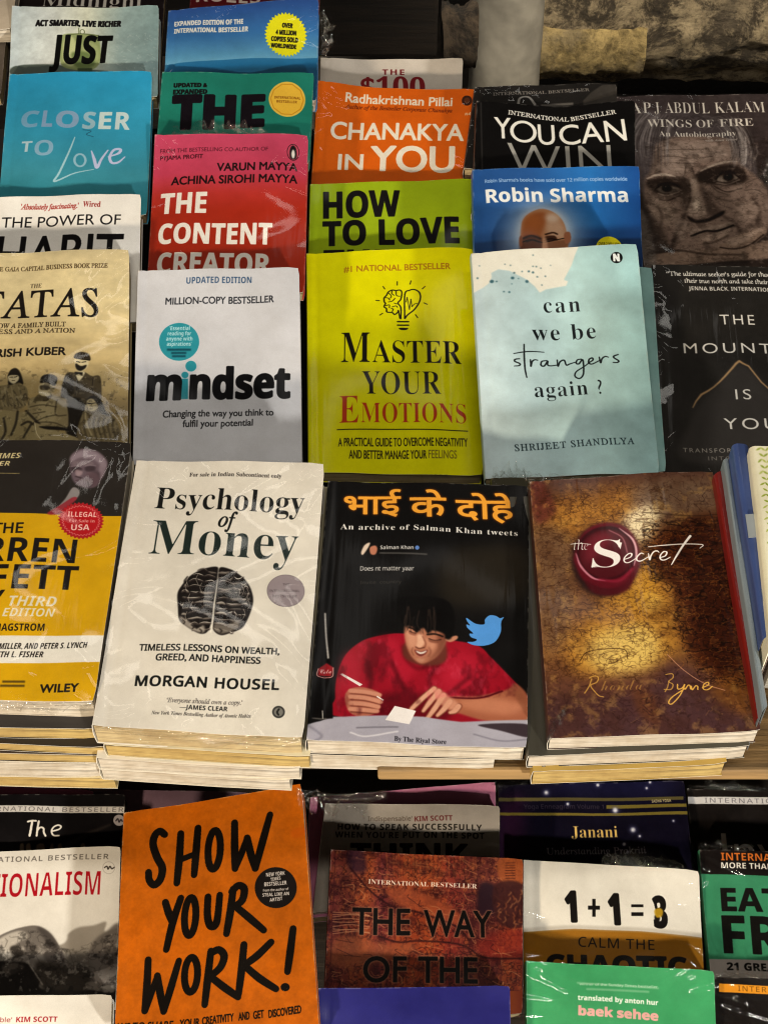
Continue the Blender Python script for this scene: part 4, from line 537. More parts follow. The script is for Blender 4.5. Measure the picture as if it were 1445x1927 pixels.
def c_show(c):
    c.fr('Z7').mott(110, .13, 4).mott(22, .08, 6).mott(6, .06, 12).b([(1280, 290), (1340, 280), (1350, 310), (1290, 325)], '#a8480a', 6, .6); K = '#0f0b08'
    def L(p, w=32): c.line(p, w, K, taper=(.95, 1, 1.05, 1, .9))
    def O(x, y, rx, ry, r): c.loop(x, y, rx, ry, 31, K, r)
    L([(722, 305), (700, 290), (678, 312), (672, 352), (690, 408), (712, 452), (704, 502), (678, 528), (656, 508), (652, 472)]); L([(792, 300), (786, 410), (776, 520)]); L([(868, 276), (860, 380), (852, 484)]); L([(786, 418), (862, 388)], 28); O(940, 374, 27, 86, .06)
    L([(1030, 256), (1030, 360), (1032, 458)]); L([(1032, 458), (1060, 390), (1085, 322)], 28); L([(1085, 322), (1100, 390), (1120, 456)]); L([(1120, 456), (1152, 340), (1186, 222)])
    L([(726, 604), (740, 650), (756, 690)]); L([(794, 586), (760, 690), (730, 812)]); O(836, 668, 25, 84, .06); L([(914, 582), (912, 660), (922, 706), (942, 712), (956, 680), (966, 574)])
    L([(1024, 548), (1012, 650), (996, 746)]); L([(1018, 560), (1046, 532), (1072, 546), (1064, 596), (1030, 626)]); L([(1032, 622), (1090, 670), (1158, 728)])
    L([(650, 856), (644, 970), (634, 1080)]); L([(636, 1080), (664, 1000), (690, 926)], 28); L([(690, 926), (702, 1000), (718, 1082)]); L([(718, 1082), (750, 980), (786, 862)]); O(840, 924, 29, 76, .06)
    L([(928, 822), (914, 940), (900, 1056)]); L([(930, 830), (962, 816), (986, 842), (970, 892), (922, 936)]); L([(926, 934), (986, 980), (1046, 1022)]); L([(1072, 792), (1062, 900), (1048, 1010)]); L([(1190, 780), (1130, 840), (1072, 884)]); L([(1076, 886), (1140, 940), (1212, 986)])
    L([(1286, 720), (1274, 820), (1262, 910)]); c.circ(1252, 978, 20, 18, K).circ(1210, 540, 92, 90, '#14100f')
    for s, a, y, b, h in (('NEW YORK', 1168, 492, 1250, 17), ('TIMES', 1188, 512, 1232, 15), ('BESTSELLER', 1160, 534, 1258, 17), ('from the author of', 1154, 558, 1266, 11), ('STEAL LIKE AN', 1152, 580, 1268, 15), ('ARTIST', 1184, 602, 1240, 15)): c.t(s, a, y, b, h, '#d8cfc6', 'B', y1=y - 8)
    for s, a, y, b, y1 in (('10 WAYS TO SHARE', 420, 1172, 760, 1158), ('YOUR', 790, 1154, 876, 1148), ('CREATIVITY', 890, 1144, 1028, 1126), ('AND', 1048, 1124, 1096, 1118), ('GET', 1114, 1117, 1160, 1110), ('DISCOVERED', 1180, 1112, 1323, 1090)): c.t(s, a, y, b, 33, K, 'g', y1=y1, w=.03, sh=.1)
def c_think(c):
    c.fr('W').mott(50, .08).t("Indispensable'", 412, 322, 690, 28, '#5d5148', 'N', w=.02).t('KIM SCOTT', 706, 328, 945, 32, '#5c2424', 'B', y1=324); K = '#17130f'
    c.t('HOW TO SPEAK SUCCESSFULLY', 219, 374, 1131, 37, K, 'B', y1=386, sp=1.1).t("WHEN YOU'RE PUT ON THE SPOT", 203, 424, 1146, 37, K, 'B', y1=437, sp=1.1).t('THINK', 300, 600, 1040, 136, K, 'B', y1=608, w=.03)
def c_way(c):
    c.fr('W').vgrad([(500, '#7d3420'), (650, '#8c3e24'), (900, '#6d2a1c'), (1100, '#7c2c18'), (1350, '#521a12')])
    c.hgrad([(150, '#7a3a3a'), (300, '#5a3428'), (420, '#a8571c'), (500, '#4a2030'), (640, '#a04a1c'), (820, '#b8561c'), (940, '#7d2a20'), (1100, '#2c2024'), (1240, '#3a2420'), (1300, '#a85a24'), (1390, '#6d3018')], 560, .5)
    t = c.tx(24, 3, 1, 6, .1); A = [(100, 480), (1420, 480), (1420, 1400), (100, 1400)]
    c.poly(A, '#1c0c0c', 0, .55, tex=t).poly(A, '#c8702c', 0, .35, tex=c.tx(10, 8, 2.5, 6, -.4))
    c.poly(A, '#120707', 0, .7, tex=c.vein(30, 71, 22, .7)).poly(A, '#160909', 0, .6, tex=c.vein(12, 72, 15, 1.4)).poly(A, '#d08a50', 0, .35, tex=c.vein(18, 73, 24, .8))
    c.b([(190, 1080), (300, 1050), (500, 1090), (700, 1100), (640, 1180), (300, 1240), (160, 1220)], '#9c5830', 20, .7).b([(1100, 1080), (1390, 1000), (1390, 1190), (1150, 1190)], '#8a2416', 26, .55).b([(1120, 720), (1220, 740), (1220, 900), (1110, 900)], '#141218', 14, .95).b([(280, 520), (380, 520), (400, 640), (300, 640)], '#191420', 14, .8).b([(520, 760), (700, 760), (960, 880), (1000, 990), (760, 900), (620, 860)], '#a5522a', 14, .7)
    rg = random.Random(9)
    for i in range(120):
        x, y = rg.uniform(190, 1380), rg.uniform(520, 1340); hz = y > 700
        c.line([(x, y), (x + rg.uniform(-20, 60), y + rg.uniform(-8, 40)), (x + rg.uniform(20, 120), y + rg.uniform(0, 70))], rg.uniform(3, 7), rg.choice(['#140a0a', '#1c0d0b', '#c98a54', '#d89a5c']), 1, .5)
    for x in range(460, 1120, 14): c.line([(x, 520), (x + 4, 680)], 4, rg.choice(['#2a120c', '#c8762c', '#8d3c18']), 1, .45)
    c.b([(1240, 560), (1390, 560), (1390, 720), (1250, 700)], '#a85c26', 6, .7)
    for y in range(590, 700, 16): c.line([(1280, y), (1340, y)], 5, '#2a140c', 1, .8)
    c.b([(1210, 730), (1390, 730), (1390, 980), (1230, 960)], '#2a1814', 6, .9)
    for i in range(40): x, y = rg.uniform(1215, 1385), rg.uniform(735, 985); c.line([(x, y), (x + rg.uniform(-14, 14), y + rg.uniform(4, 26)), (x + rg.uniform(-22, 22), y + rg.uniform(20, 40))], 6, rg.choice(['#a8622e', '#b88048', '#120a08', '#120a08']), 2, .6)
    c.line([(300, 620), (420, 760), (560, 860), (720, 900), (960, 990), (1050, 1080)], 11, '#160a0a', 2, .85).line([(480, 1050), (600, 1090), (740, 1085), (1000, 1110), (1150, 1190), (1390, 1195)], 11, '#160a0a', 2, .85).line([(205, 520), (190, 900), (165, 1360)], 7, '#3a1818', 2, .7)
    for i in range(10): y = 900 + i * 15; c.line([(190, y), (300, y + rg.uniform(-14, 14)), (420, y + rg.uniform(-10, 20))], 6, rg.choice(['#150b0b', '#c08a5c']), 1, .7)
    c.poly(A, '#4a141e', 0, .26)
    c.t('INTERNATIONAL BESTSELLER', 413, 720, 1100, 29, '#e4d6c2', 'S', y1=750, w=-.008); K = '#0d0a09'
    for s, a, y, b, h, y1 in (('THE', 312, 1038, 674, 164, 1046), ('WAY', 768, 1056, 1192, 165, 1060), ('OF', 382, 1338, 652, 158, 1342), ('THE', 730, 1346, 1102, 160, 1352)): c.t(s, a, y, b, h, K, 'g', y1=y1, w=.02, halo=('#8d5a44', .05))
def c_janani(c):
    c.fr('N').b([(0, 180), (120, 160), (120, 480), (0, 500)], '#33162e', 50, .8).b([(300, 80), (900, 60), (900, 140), (300, 140)], '#1b1b3c', 50, .8).mott(40, .2)
    G = '#77682c'
    c.poly([(-20, 152), (500, 152), (990, 140), (990, 158), (500, 170), (-20, 172)], '#5a5130').poly([(574, 190), (1010, 178), (1010, 196), (574, 210)], G).poly([(-20, 230), (500, 236), (1012, 220), (1012, 238), (500, 250), (-20, 246)], G)
    c.t('SADHA YOGA', 820, 175, 924, 16, '#d8c890', 'B', y1=170).t('Yoga Enneagram Volume 1', 130, 212, 560, 24, '#3d3542', 'N').t('Janani', 386, 366, 637, 60, '#e3bd6a', 'S', y1=362, w=-.006).t('Understanding Prakriti', 253, 455, 790, 36, '#9a979d', 'R', y1=450, w=.015)
    for x, y, r in ((717, 323, 12), (670, 400, 9), (622, 217, 13), (250, 125, 10), (365, 187, 7), (528, 82, 8), (810, 64, 6), (753, 358, 6), (792, 95, 6), (935, 275, 5), (690, 440, 5)): c.circ(x, y, r * 1.8, r * 1.8, '#5a5c86', r * 1.2, .6).circ(x, y, r, r, '#e9e9f4', r * .4)  # stars of the print; the leftmost dot is a painted bulb reflection
def c_one(c):
    c.fr('N').poly([(60, 872), (400, 858), (760, 872), (1000, 890), (1200, 912), (1200, 1400), (60, 1400)], '#8c5c16').mott(70, .04).poly([(60, 850), (400, 838), (760, 852), (1200, 885), (1200, 915), (760, 876), (400, 862), (60, 874)], '#a79f92', 6, .6); K = '#14110f'
    c.t('1', 362, 818, 411, 158, K, 'B', w=.05).t('1', 596, 833, 644, 160, K, 'B', w=.05).rect(474, 735, 538, 756, K).rect(497, 698, 515, 794, K).rect(707, 727, 772, 742, K).rect(707, 770, 772, 790, K, 0).t('3', 836, 849, 902, 164, K, 'B', w=.035).line([(846, 700), (838, 722), (842, 745)], 14, K).b([(832, 790), (850, 782), (862, 800), (850, 836), (838, 826)], K, 1)
    c.b([(834, 755), (860, 745), (878, 760), (872, 790), (845, 798), (832, 775)], '#b08a1c', 2, .9).t('CALM THE', 423, 953, 832, 52, K, 'N', y1=972, sp=1.1).t('CHAOTIC', 255, 1105, 1008, 108, K, 'B', y1=1120, w=.04)
def c_green(c):
    c.fr('N').mott(50, .05).line([(420, 1147), (560, 1158), (852, 1176)], 11, '#8fc69c', 2, .6).line([(470, 1182), (800, 1196)], 11, '#8fc69c', 2, .6).t('winner of the Sunday Times bestseller', 430, 1160, 850, 14, '#cfe6d0', 'N', y1=1176)
    c.t('translated by anton hur', 420, 1240, 852, 26, '#e6efe2', 'B', y1=1268, w=.03).t('baek sehee', 424, 1322, 851, 48, '#e0a8a0', 'B', y1=1352, w=.05)
def c_inv(c): c.fr('E').mott(40, .2).poly([(20, 162), (680, 172), (1900, 190), (1900, 246), (680, 228), (20, 216)], '#d2cfcf').t('INTERNATIONAL BESTSELLER', 192, 209, 1440, 36, '#77747a', 'N', y1=236, sp=1.25).t('Inv', 332, 694, 780, 244, '#b5ad9f', 'g', y1=704)
def c_eat(c):
    c.fr('E').poly([(100, 500), (1800, 560), (1800, 820), (681, 785), (195, 762), (100, 758)], '#151110').mott(50, .06).poly([(100, 1425), (681, 1440), (1800, 1470), (1800, 1620), (100, 1575)], '#98908a')
    K = '#100f0d'; c.t('INTERNATIONAL BESTSELLER', 316, 660, 1560, 58, '#cf6d28', 'B', y1=700).t('MORE THAN 2 MILLION COPIES SOLD', 318, 720, 1560, 44, '#e6e1d8', 'B', y1=770).t('EAT', 326, 1050, 790, 174, K, 'B', w=.02, y1=1064).t('THAT', 860, 1066, 1400, 174, K, 'B', w=.02).t('FROG!', 342, 1380, 1500, 288, K, 'B', w=.02, y1=1420).t('21 GREAT WAYS TO STOP', 360, 1517, 1500, 58, K, 'B', w=.02, y1=1550)
def c_inter(c): c.fr('E').mott(40, .2).poly([(300, 1618), (700, 1640), (1700, 1690), (1700, 1755), (700, 1704), (300, 1684)], '#d58a22').t('INTERNATIONAL BESTSELLER', 448, 1676, 1560, 40, '#6a450e', 'N', y1=1735, sp=1.25)
def c_scopy(c): c.mott(60, .1)
def c_plain(c): c.mott(50, .06)
# ------------------------------------------------------------------ materials
class NT:
    def __init__(s, name):
        s.m = bpy.data.materials.new(name); s.m.use_nodes = True; s.t = s.m.node_tree; s.b = s.t.nodes['Principled BSDF']
    def n(s, k, **kw):
        o = s.t.nodes.new(k)
        for a, v in kw.items():
            if a.startswith('i_'):
                o.inputs[a[2:].replace('_', ' ')].default_value = v
            else: setattr(o, a, v)
        return o
    def l(s, a, b): s.t.links.new(a, b)
    def ramp(s, fac, stops):
        r = s.n('ShaderNodeValToRGB'); e = r.color_ramp.elements
        while len(e) < len(stops): e.new(.5)
        for k, (p, c) in zip(e, stops): k.position = p; k.color = c
        s.l(fac, r.inputs[0]); return r
def film(N, co, wrap, seed):
    """creased clear film: glossy coat whose normal follows long stretch folds"""
    def streak(rot, sc, loc):
        mp = N.n('ShaderNodeMapping'); N.l(co, mp.inputs[0]); mp.inputs['Rotation'].default_value = (0, 0, rot); mp.inputs['Scale'].default_value = sc; mp.inputs['Location'].default_value = (loc, loc * .7, 0)
        a = N.n('ShaderNodeTexNoise', i_Scale=1.0, i_Detail=2.5, i_Roughness=.55, i_Distortion=.25); N.l(mp.outputs[0], a.inputs['Vector']); return a.outputs[0]
    r0 = (seed * 37 % 100) / 100 * 1.2 - .2
    a, b2 = streak(r0, (95, 7, 10), seed), streak(r0 + 1.1, (120, 10, 10), seed + 3)
    g = N.n('ShaderNodeTexNoise', i_Scale=9.0, i_Detail=1.0); N.l(co, g.inputs['Vector']); r1 = N.ramp(g.outputs[0], [(.40, (0, 0, 0, 1)), (.62, (1, 1, 1, 1))])
    mx = N.n('ShaderNodeMix', data_type='FLOAT'); N.l(r1.outputs[0], mx.inputs[0]); N.l(a, mx.inputs[2]); N.l(b2, mx.inputs[3])
    ad = N.n('ShaderNodeMath', operation='MULTIPLY_ADD'); N.l(g.outputs[0], ad.inputs[0]); ad.inputs[1].default_value = 2.5; N.l(mx.outputs[0], ad.inputs[2])
    bp = N.n('ShaderNodeBump', i_Strength=.08 + .42 * wrap, i_Distance=.003); N.l(ad.outputs[0], bp.inputs['Height'])
    N.b.inputs['Coat Weight'].default_value = (.06 + .5 * wrap) * (.45 if wrap >= .7 else 1.); N.b.inputs['Coat Roughness'].default_value = .10; N.b.inputs['Coat IOR'].default_value = 1.45
    N.l(bp.outputs[0], N.b.inputs['Coat Normal']); return bp
def mat_print(name, img, wrap, seed):
    N = NT(name + '_print'); tc = N.n('ShaderNodeTexCoord'); im = N.n('ShaderNodeTexImage', image=img, extension='EXTEND', interpolation='Cubic')
    N.l(tc.outputs['UV'], im.inputs[0])
    d = N.n('ShaderNodeTexNoise', i_Scale=45.0, i_Detail=6.0, i_Roughness=.7); N.l(tc.outputs['Object'], d.inputs['Vector'])
    rr = N.n('ShaderNodeMapRange'); N.l(d.outputs[0], rr.inputs[0]); rr.inputs[1].default_value = .3; rr.inputs[2].default_value = .7; rr.inputs[3].default_value = .34; rr.inputs[4].default_value = .56; N.l(rr.outputs[0], N.b.inputs['Roughness'])
    hs = N.n('ShaderNodeMix', data_type='RGBA', blend_type='MULTIPLY'); hs.inputs[0].default_value = .35
    sm = N.ramp(d.outputs[0], [(.3, (.72, .70, .67, 1)), (.6, (1, 1, 1, 1))]); N.l(im.outputs[0], hs.inputs[6]); N.l(sm.outputs[0], hs.inputs[7]); N.l(hs.outputs[2], N.b.inputs['Base Color'])
    f = N.n('ShaderNodeTexNoise', i_Scale=420.0, i_Detail=2.0); N.l(tc.outputs['Object'], f.inputs['Vector']); b = N.n('ShaderNodeBump', i_Strength=.05, i_Distance=.0005); N.l(f.outputs[0], b.inputs['Height']); N.l(b.outputs[0], N.b.inputs['Normal'])
    N.b.inputs['Specular IOR Level'].default_value = .05
    film(N, tc.outputs['Object'], wrap, seed); return N.m
MC = {}
def mat_plain(col, rough=.45, wrap=.3, seed=1, var=.25):
    k = ('p', str(col), rough, wrap)
    if k in MC: return MC[k]
    N = NT('card_stock'); tc = N.n('ShaderNodeTexCoord'); d = N.n('ShaderNodeTexNoise', i_Scale=30.0, i_Detail=5.0); N.l(tc.outputs['Object'], d.inputs['Vector'])
    c = lin(col); r = N.ramp(d.outputs[0], [(.3, tuple(x * (1 - var) for x in c[:3]) + (1,)), (.7, c)]); N.l(r.outputs[0], N.b.inputs['Base Color']); N.b.inputs['Roughness'].default_value = rough
    if wrap: film(N, tc.outputs['Object'], wrap, seed)
    MC[k] = N.m; return N.m
def mat_pages(col, wrap=0.):
    k = ('g', str(col), wrap)
    if k in MC: return MC[k]
    N = NT('page_edges'); tc = N.n('ShaderNodeTexCoord'); mp = N.n('ShaderNodeMapping'); mp.inputs['Scale'].default_value = (3, 3, 760); N.l(tc.outputs['Object'], mp.inputs[0])
    d = N.n('ShaderNodeTexNoise', i_Scale=1.0, i_Detail=5.0, i_Roughness=.75); N.l(mp.outputs[0], d.inputs['Vector'])
    e = N.n('ShaderNodeTexNoise', i_Scale=18.0, i_Detail=5.0, i_Roughness=.7); N.l(tc.outputs['Object'], e.inputs['Vector'])
    c = lin(col); r = N.ramp(d.outputs[0], [(.40, tuple(x * .26 for x in c[:3]) + (1,)), (.475, tuple(x * .78 for x in c[:3]) + (1,)), (.62, c)])
    st = N.ramp(e.outputs[0], [(.34, (.50, .40, .28, 1)), (.6, (1, 1, 1, 1))]); mx = N.n('ShaderNodeMix', data_type='RGBA', blend_type='MULTIPLY'); mx.inputs[0].default_value = .7
    N.l(r.outputs[0], mx.inputs[6]); N.l(st.outputs[0], mx.inputs[7]); N.l(mx.outputs[2], N.b.inputs['Base Color']); N.b.inputs['Roughness'].default_value = .8
    b = N.n('ShaderNodeBump', i_Strength=.45, i_Distance=.0012); N.l(d.outputs[0], b.inputs['Height']); N.l(b.outputs[0], N.b.inputs['Normal'])
    if wrap: film(N, tc.outputs['Object'], wrap, 3)
    MC[k] = N.m; return N.m
def mat_film(bump=.7, lo=.07, hi=.5, key='film', rgh=.09):
    if key in MC: return MC[key]
    N = NT('clear_film'); tc = N.n('ShaderNodeTexCoord'); N.t.nodes.remove(N.b); gl = N.n('ShaderNodeBsdfGlossy'); gl.inputs['Color'].default_value = (.95, .95, .93, 1); gl.inputs['Roughness'].default_value = rgh
    tr = N.n('ShaderNodeBsdfTransparent'); tr.inputs[0].default_value = (.98, .98, .975, 1); mx = N.n('ShaderNodeMixShader'); lw = N.n('ShaderNodeLayerWeight', i_Blend=.25); no = N.n('ShaderNodeTexNoise', i_Scale=160.0, i_Detail=4.0, i_Distortion=2.0); N.l(tc.outputs['Object'], no.inputs['Vector'])
    bp = N.n('ShaderNodeBump', i_Strength=bump, i_Distance=.003); N.l(no.outputs[0], bp.inputs['Height']); N.l(bp.outputs[0], gl.inputs['Normal']); N.l(bp.outputs[0], lw.inputs['Normal'])
    r = N.ramp(lw.outputs['Facing'], [(0, (lo, lo, lo, 1)), (.5, (lo * 1.3, lo * 1.3, lo * 1.3, 1)), (1, (hi, hi, hi, 1))]); N.l(r.outputs[0], mx.inputs[0]); N.l(tr.outputs[0], mx.inputs[1]); N.l(gl.outputs[0], mx.inputs[2])
    N.l(mx.outputs[0], N.t.nodes['Material Output'].inputs[0]); MC[key] = N.m; return N.m

# ------------------------------------------------------------------ mesh helpers
def mesh(name, vs, fs, mats, parent=None, midx=None, uvs=None, smooth=True):
    me = bpy.data.meshes.new(name); me.from_pydata([tuple(v) for v in vs], [], fs)
    for m in (mats if isinstance(mats, (list, tuple)) else [mats]): me.materials.append(m)
    if midx is not None: me.polygons.foreach_set('material_index', midx)
    if uvs is not None:
        ul = me.uv_layers.new(name='UVMap'); li = np.empty(len(me.loops), int); me.loops.foreach_get('vertex_index', li); ul.data.foreach_set('uv', np.asarray(uvs, np.float32)[li].ravel())
    if smooth: me.polygons.foreach_set('use_smooth', [True] * len(me.polygons))
    me.validate(); me.update()
    bm = bmesh.new(); bm.from_mesh(me); bmesh.ops.recalc_face_normals(bm, faces=bm.faces); bm.to_mesh(me); bm.free()
    if smooth:
        try: me.set_sharp_from_angle(angle=math.radians(38))
        except Exception: pass
    o = bpy.data.objects.new(name, me); COL.objects.link(o); o.parent = parent; return o
def tag(o, label, catg, group=None, kind=None):
    if label: o['label'] = label
    if catg: o['category'] = catg
    if group: o['group'] = group
    if kind: o['kind'] = kind
    return o
def boxm(name, lo, hi, mat, parent=None, bev=.0015, seg=2):
    bm = bmesh.new(); bmesh.ops.create_cube(bm, size=1)
    for v in bm.verts: v.co = [lo[i] + (v.co[i] + .5) * (hi[i] - lo[i]) for i in range(3)]
    if bev: bmesh.ops.bevel(bm, geom=bm.edges[:], offset=bev, segments=seg, affect='EDGES', profile=.6)
    me = bpy.data.meshes.new(name); bm.to_mesh(me); bm.free(); me.materials.append(mat); o = bpy.data.objects.new(name, me); COL.objects.link(o); o.parent = parent; return o

class Shape:
    """a paperback: four cover corners in the local frame (x right, y up the cover, z out of it), thickness t"""
    def __init__(s, c, t, seed=0, bulge=.0012, sag=0., curl=(0, 0, 0, 0), wob=.0008):
        s.c = [np.array(p, float) for p in c]; s.t, s.bulge, s.sag, s.curl, s.wob = t, bulge, sag, curl, wob
        rg = random.Random(seed); s.ph = [rg.uniform(0, 6.28) for _ in range(6)]
        if not any(curl): s.curl = tuple(rg.uniform(0, .0018) for _ in range(4))
    def xy(s, u, v):
        p = s.xy0(u, v)
        if u > .985 and (v < .012 or v > .988): p = p + np.array([-.0009, -.0009 if v < .5 else .0009])
        return p
    def xy0(s, u, v): return (s.c[0] * (1 - u) + s.c[1] * u) * (1 - v) + (s.c[3] * (1 - u) + s.c[2] * u) * v
    def h(s, u, v, curl=True):
        z = s.bulge * (4 * u * (1 - u)) ** .7 + s.wob * (math.sin(5 * u + 3 * v + s.ph[0]) + math.sin(7 * v - 4 * u + s.ph[1]) + .6 * math.sin(13 * u + 2 * v + s.ph[2]))
        z -= s.sag * math.sin(math.pi * u) ** 1.3 * (1 - v) ** 2
        if curl:
            a, b, c, d = s.curl
            z += a * ((1 - u) * (1 - v)) ** 6 + b * (u * (1 - v)) ** 6 + c * (u * v) ** 6 + d * ((1 - u) * v) ** 6
            z -= .0006 * math.exp(-((u - .055) / .014) ** 2)
        return z
def build_book(root, sh, pm, spine, pages, uvf, nv=24, wrap_t=.00035):
    """cover (one bent card: back, spine, front) and page block as two children of root"""
    us = [0, .02, .04, .055, .07, .09] + list(np.linspace(.15, 1, 13)); prof = []
    for u in (1., .6, .2, 0.): prof.append((u, 'b'))
    for k in (.03, .25, .5, .75, .97): prof.append((k, 's'))
    for u in us: prof.append((u, 'f'))
    V, UV = [], []; n = len(prof)
    for inner in (0, 1):
        for j in range(nv + 1):
            v = j / nv
            for k, ty in prof:
                if ty == 'b': p = sh.xy(k, v); z = 0 + inner * wrap_t; x, y = p
                elif ty == 's': x, y = sh.xy(0, v); z = k * (sh.t + sh.h(0, v)); x -= (.0011 * math.sin(math.pi * min(max(k, .08), .92))) - inner * wrap_t
                else: x, y = sh.xy(k, v); z = sh.t + sh.h(k, v) - inner * wrap_t
                V.append((x, y, z)); UV.append(uvf(x, y))
    F, MI = [], []; S = (nv + 1) * n
    for j in range(nv):
        for i in range(n - 1):
            a, b, c, d = j * n + i, j * n + i + 1, (j + 1) * n + i + 1, (j + 1) * n + i; fr = prof[i][1] == 'f'
            F.append((a, d, c, b)); MI.append(0 if fr else 1); F.append((S + a, S + b, S + c, S + d)); MI.append(1)
    for j in range(nv):
        for i in (0, n - 1): a, d = j * n + i, (j + 1) * n + i; F.append((a, d, S + d, S + a)); MI.append(2)
    for i in range(n - 1):
        for j in (0, nv): a, b = j * n + i, j * n + i + 1; F.append((a, b, S + b, S + a)); MI.append(2)
    cv = mesh('cover', V, F, [pm, spine, MATS['paper_edge']], root, MI, UV)
    V, F = [], []; m = 12; k = m + 1
    for lev in (0, 1):
        for j in range(k):
            for i in range(k):
                u, v = .004 + i / m * .989, .003 + j / m * .994; x, y = sh.xy(u, v)
                V.append((x, y, wrap_t + .0003 if lev == 0 else sh.t + sh.h(u, v, False) - wrap_t - .0012))
    for j in range(m):
        for i in range(m):
            a = j * k + i; F.append((a, a + 1, a + k + 1, a + k)); a += k * k; F.append((a, a + k, a + k + 1, a + 1))
    for i in range(m):
        for a, b in ((i, i + 1), (m * k + i, m * k + i + 1), (i * k, (i + 1) * k), (i * k + m, (i + 1) * k + m)): F.append((a, b, b + k * k, a + k * k))
    mesh('pages', V, F, pages, root)
    return cv
def frame_of(pl, t):
    """root empty at the foot of the book, on its underside"""
    ox, oy = (pl.c[2] + pl.c[3]) / 2; o = pl.A + pl.ex * ox + pl.ey * oy - pl.n * t
    M = Matrix(((pl.ex[0], -pl.ey[0], pl.n[0], o[0]), (pl.ex[1], -pl.ey[1], pl.n[1], o[1]), (pl.ex[2], -pl.ey[2], pl.n[2], o[2]), (0, 0, 0, 1))); return M, ox, oy
def flap(root, pts, up, seed, amp=.004, n=26, m=7):
    """a crumpled lip of clear film: rises from the polyline pts (local metres) by the vectors up"""
    rg = random.Random(seed); pts = np.array(pts, float); up = np.array(up, float); L = np.linspace(0, 1, len(pts)); V, F = [], []
    ph = [rg.uniform(0, 6) for _ in range(8)]
    for i in range(n + 1):
        t = i / n; p = np.array([np.interp(t, L, pts[:, k]) for k in range(3)]); e = math.sin(math.pi * min(max(t, .02), .98)) ** .4
        for j in range(m + 1):
            s = j / m; q = p + up * s * e * (.75 + .25 * math.sin(19 * t + ph[0]) + .2 * math.sin(43 * t + ph[1]))
            q = q + amp * s ** .5 * np.array([.5 * math.sin(31 * t + 5 * s + ph[2]), .6 * math.sin(23 * t + 7 * s + ph[3]), math.sin(27 * t + 9 * s + ph[4]) + .7 * math.sin(61 * t - 6 * s + ph[5]) + rg.uniform(-.35, .35)])
            V.append(q)
    for i in range(n):
        for j in range(m): a = i * (m + 1) + j; F.append((a, a + 1, a + m + 2, a + m + 1))
    return mesh('plastic_wrap', V, F, mat_film(), root)
def film_sheet(root, sh, seed, folds=46, lift=.0007):
    """clear shrink film stretched over a cover: stretch folds run in from its edges and corners"""
    rg = random.Random(seed + 100); W = float(np.linalg.norm(sh.c[1] - sh.c[0])); H = float(np.linalg.norm(sh.c[3] - sh.c[0])); nu, nv = int(W / .0014), int(H / .0016)
    U, Vv = np.meshgrid(np.linspace(-.004, 1.004, nu + 1), np.linspace(-.003, 1.003, nv + 1)); c = sh.c
    X = ((c[0][0] * (1 - U) + c[1][0] * U) * (1 - Vv) + (c[3][0] * (1 - U) + c[2][0] * U) * Vv); Y = ((c[0][1] * (1 - U) + c[1][1] * U) * (1 - Vv) + (c[3][1] * (1 - U) + c[2][1] * U) * Vv)
    hz = np.array([[sh.h(min(max(u, 0), 1), min(max(v, 0), 1)) for u in np.linspace(0, 1, 12)] for v in np.linspace(0, 1, 12)])
    fu, fv = np.clip(U, 0, 1) * 10.999, np.clip(Vv, 0, 1) * 10.999; iu, iv = fu.astype(int), fv.astype(int); a, b = fu - iu, fv - iv
    Z = sh.t + (hz[iv, iu] * (1 - a) + hz[iv, iu + 1] * a) * (1 - b) + (hz[iv + 1, iu] * (1 - a) + hz[iv + 1, iu + 1] * a) * b + lift
    px, py = U * W, Vv * H
    for k in range(folds):
        cor = rg.random() < .6
        if cor: x0, y0 = rg.choice([0, W]) + rg.gauss(0, .012), rg.choice([0, 0, H]) + rg.gauss(0, .012); an = math.atan2(H / 2 - y0, W / 2 - x0) + rg.gauss(0, .5); L = rg.uniform(.02, .075)
        else:
            e = rg.choice('lrtb'); x0, y0 = (0 if e == 'l' else W, rg.uniform(0, H)) if e in 'lr' else (rg.uniform(0, W), 0 if e == 't' else H); an = math.atan2(H / 2 - y0, W / 2 - x0) + rg.gauss(0, .6); L = rg.uniform(.012, .045)
        d = ((px - x0) * math.cos(an) + (py - y0) * math.sin(an)) / L; q = -(px - x0) * math.sin(an) + (py - y0) * math.cos(an) + .002 * np.sin(d * rg.uniform(2, 6) + k)
        w = rg.uniform(.0010, .0026); Z += rg.uniform(.25, 1.0) * .0011 * np.exp(-(q / w) ** 2) * np.exp(-np.clip(np.where(d < 0, -d * 4, d), 0, 9) ** 2 * 2.2)
    Z += .00025 * np.sin(px * 140 + np.sin(py * 90 + seed) * 2) * np.sin(py * 70 + seed)
    V = np.stack([X, Y, Z], -1).reshape(-1, 3); n = nu + 1; i = (np.arange(nv)[:, None] * n + np.arange(nu)[None]).ravel(); F = np.stack([i, i + n, i + n + 1, i + 1], 1)
    me = bpy.data.meshes.new('plastic_wrap'); me.from_pydata(V.tolist(), [], F.tolist()); me.materials.append(mat_film(.0, .034, .35, 'stretched', .055)); me.polygons.foreach_set('use_smooth', [True] * len(F)); me.update()
    o = bpy.data.objects.new('plastic_wrap', me); COL.objects.link(o); o.parent = root; return o
MATS = {}
MATS['paper_edge'] = mat_plain('#cfc8ba', .8, 0)

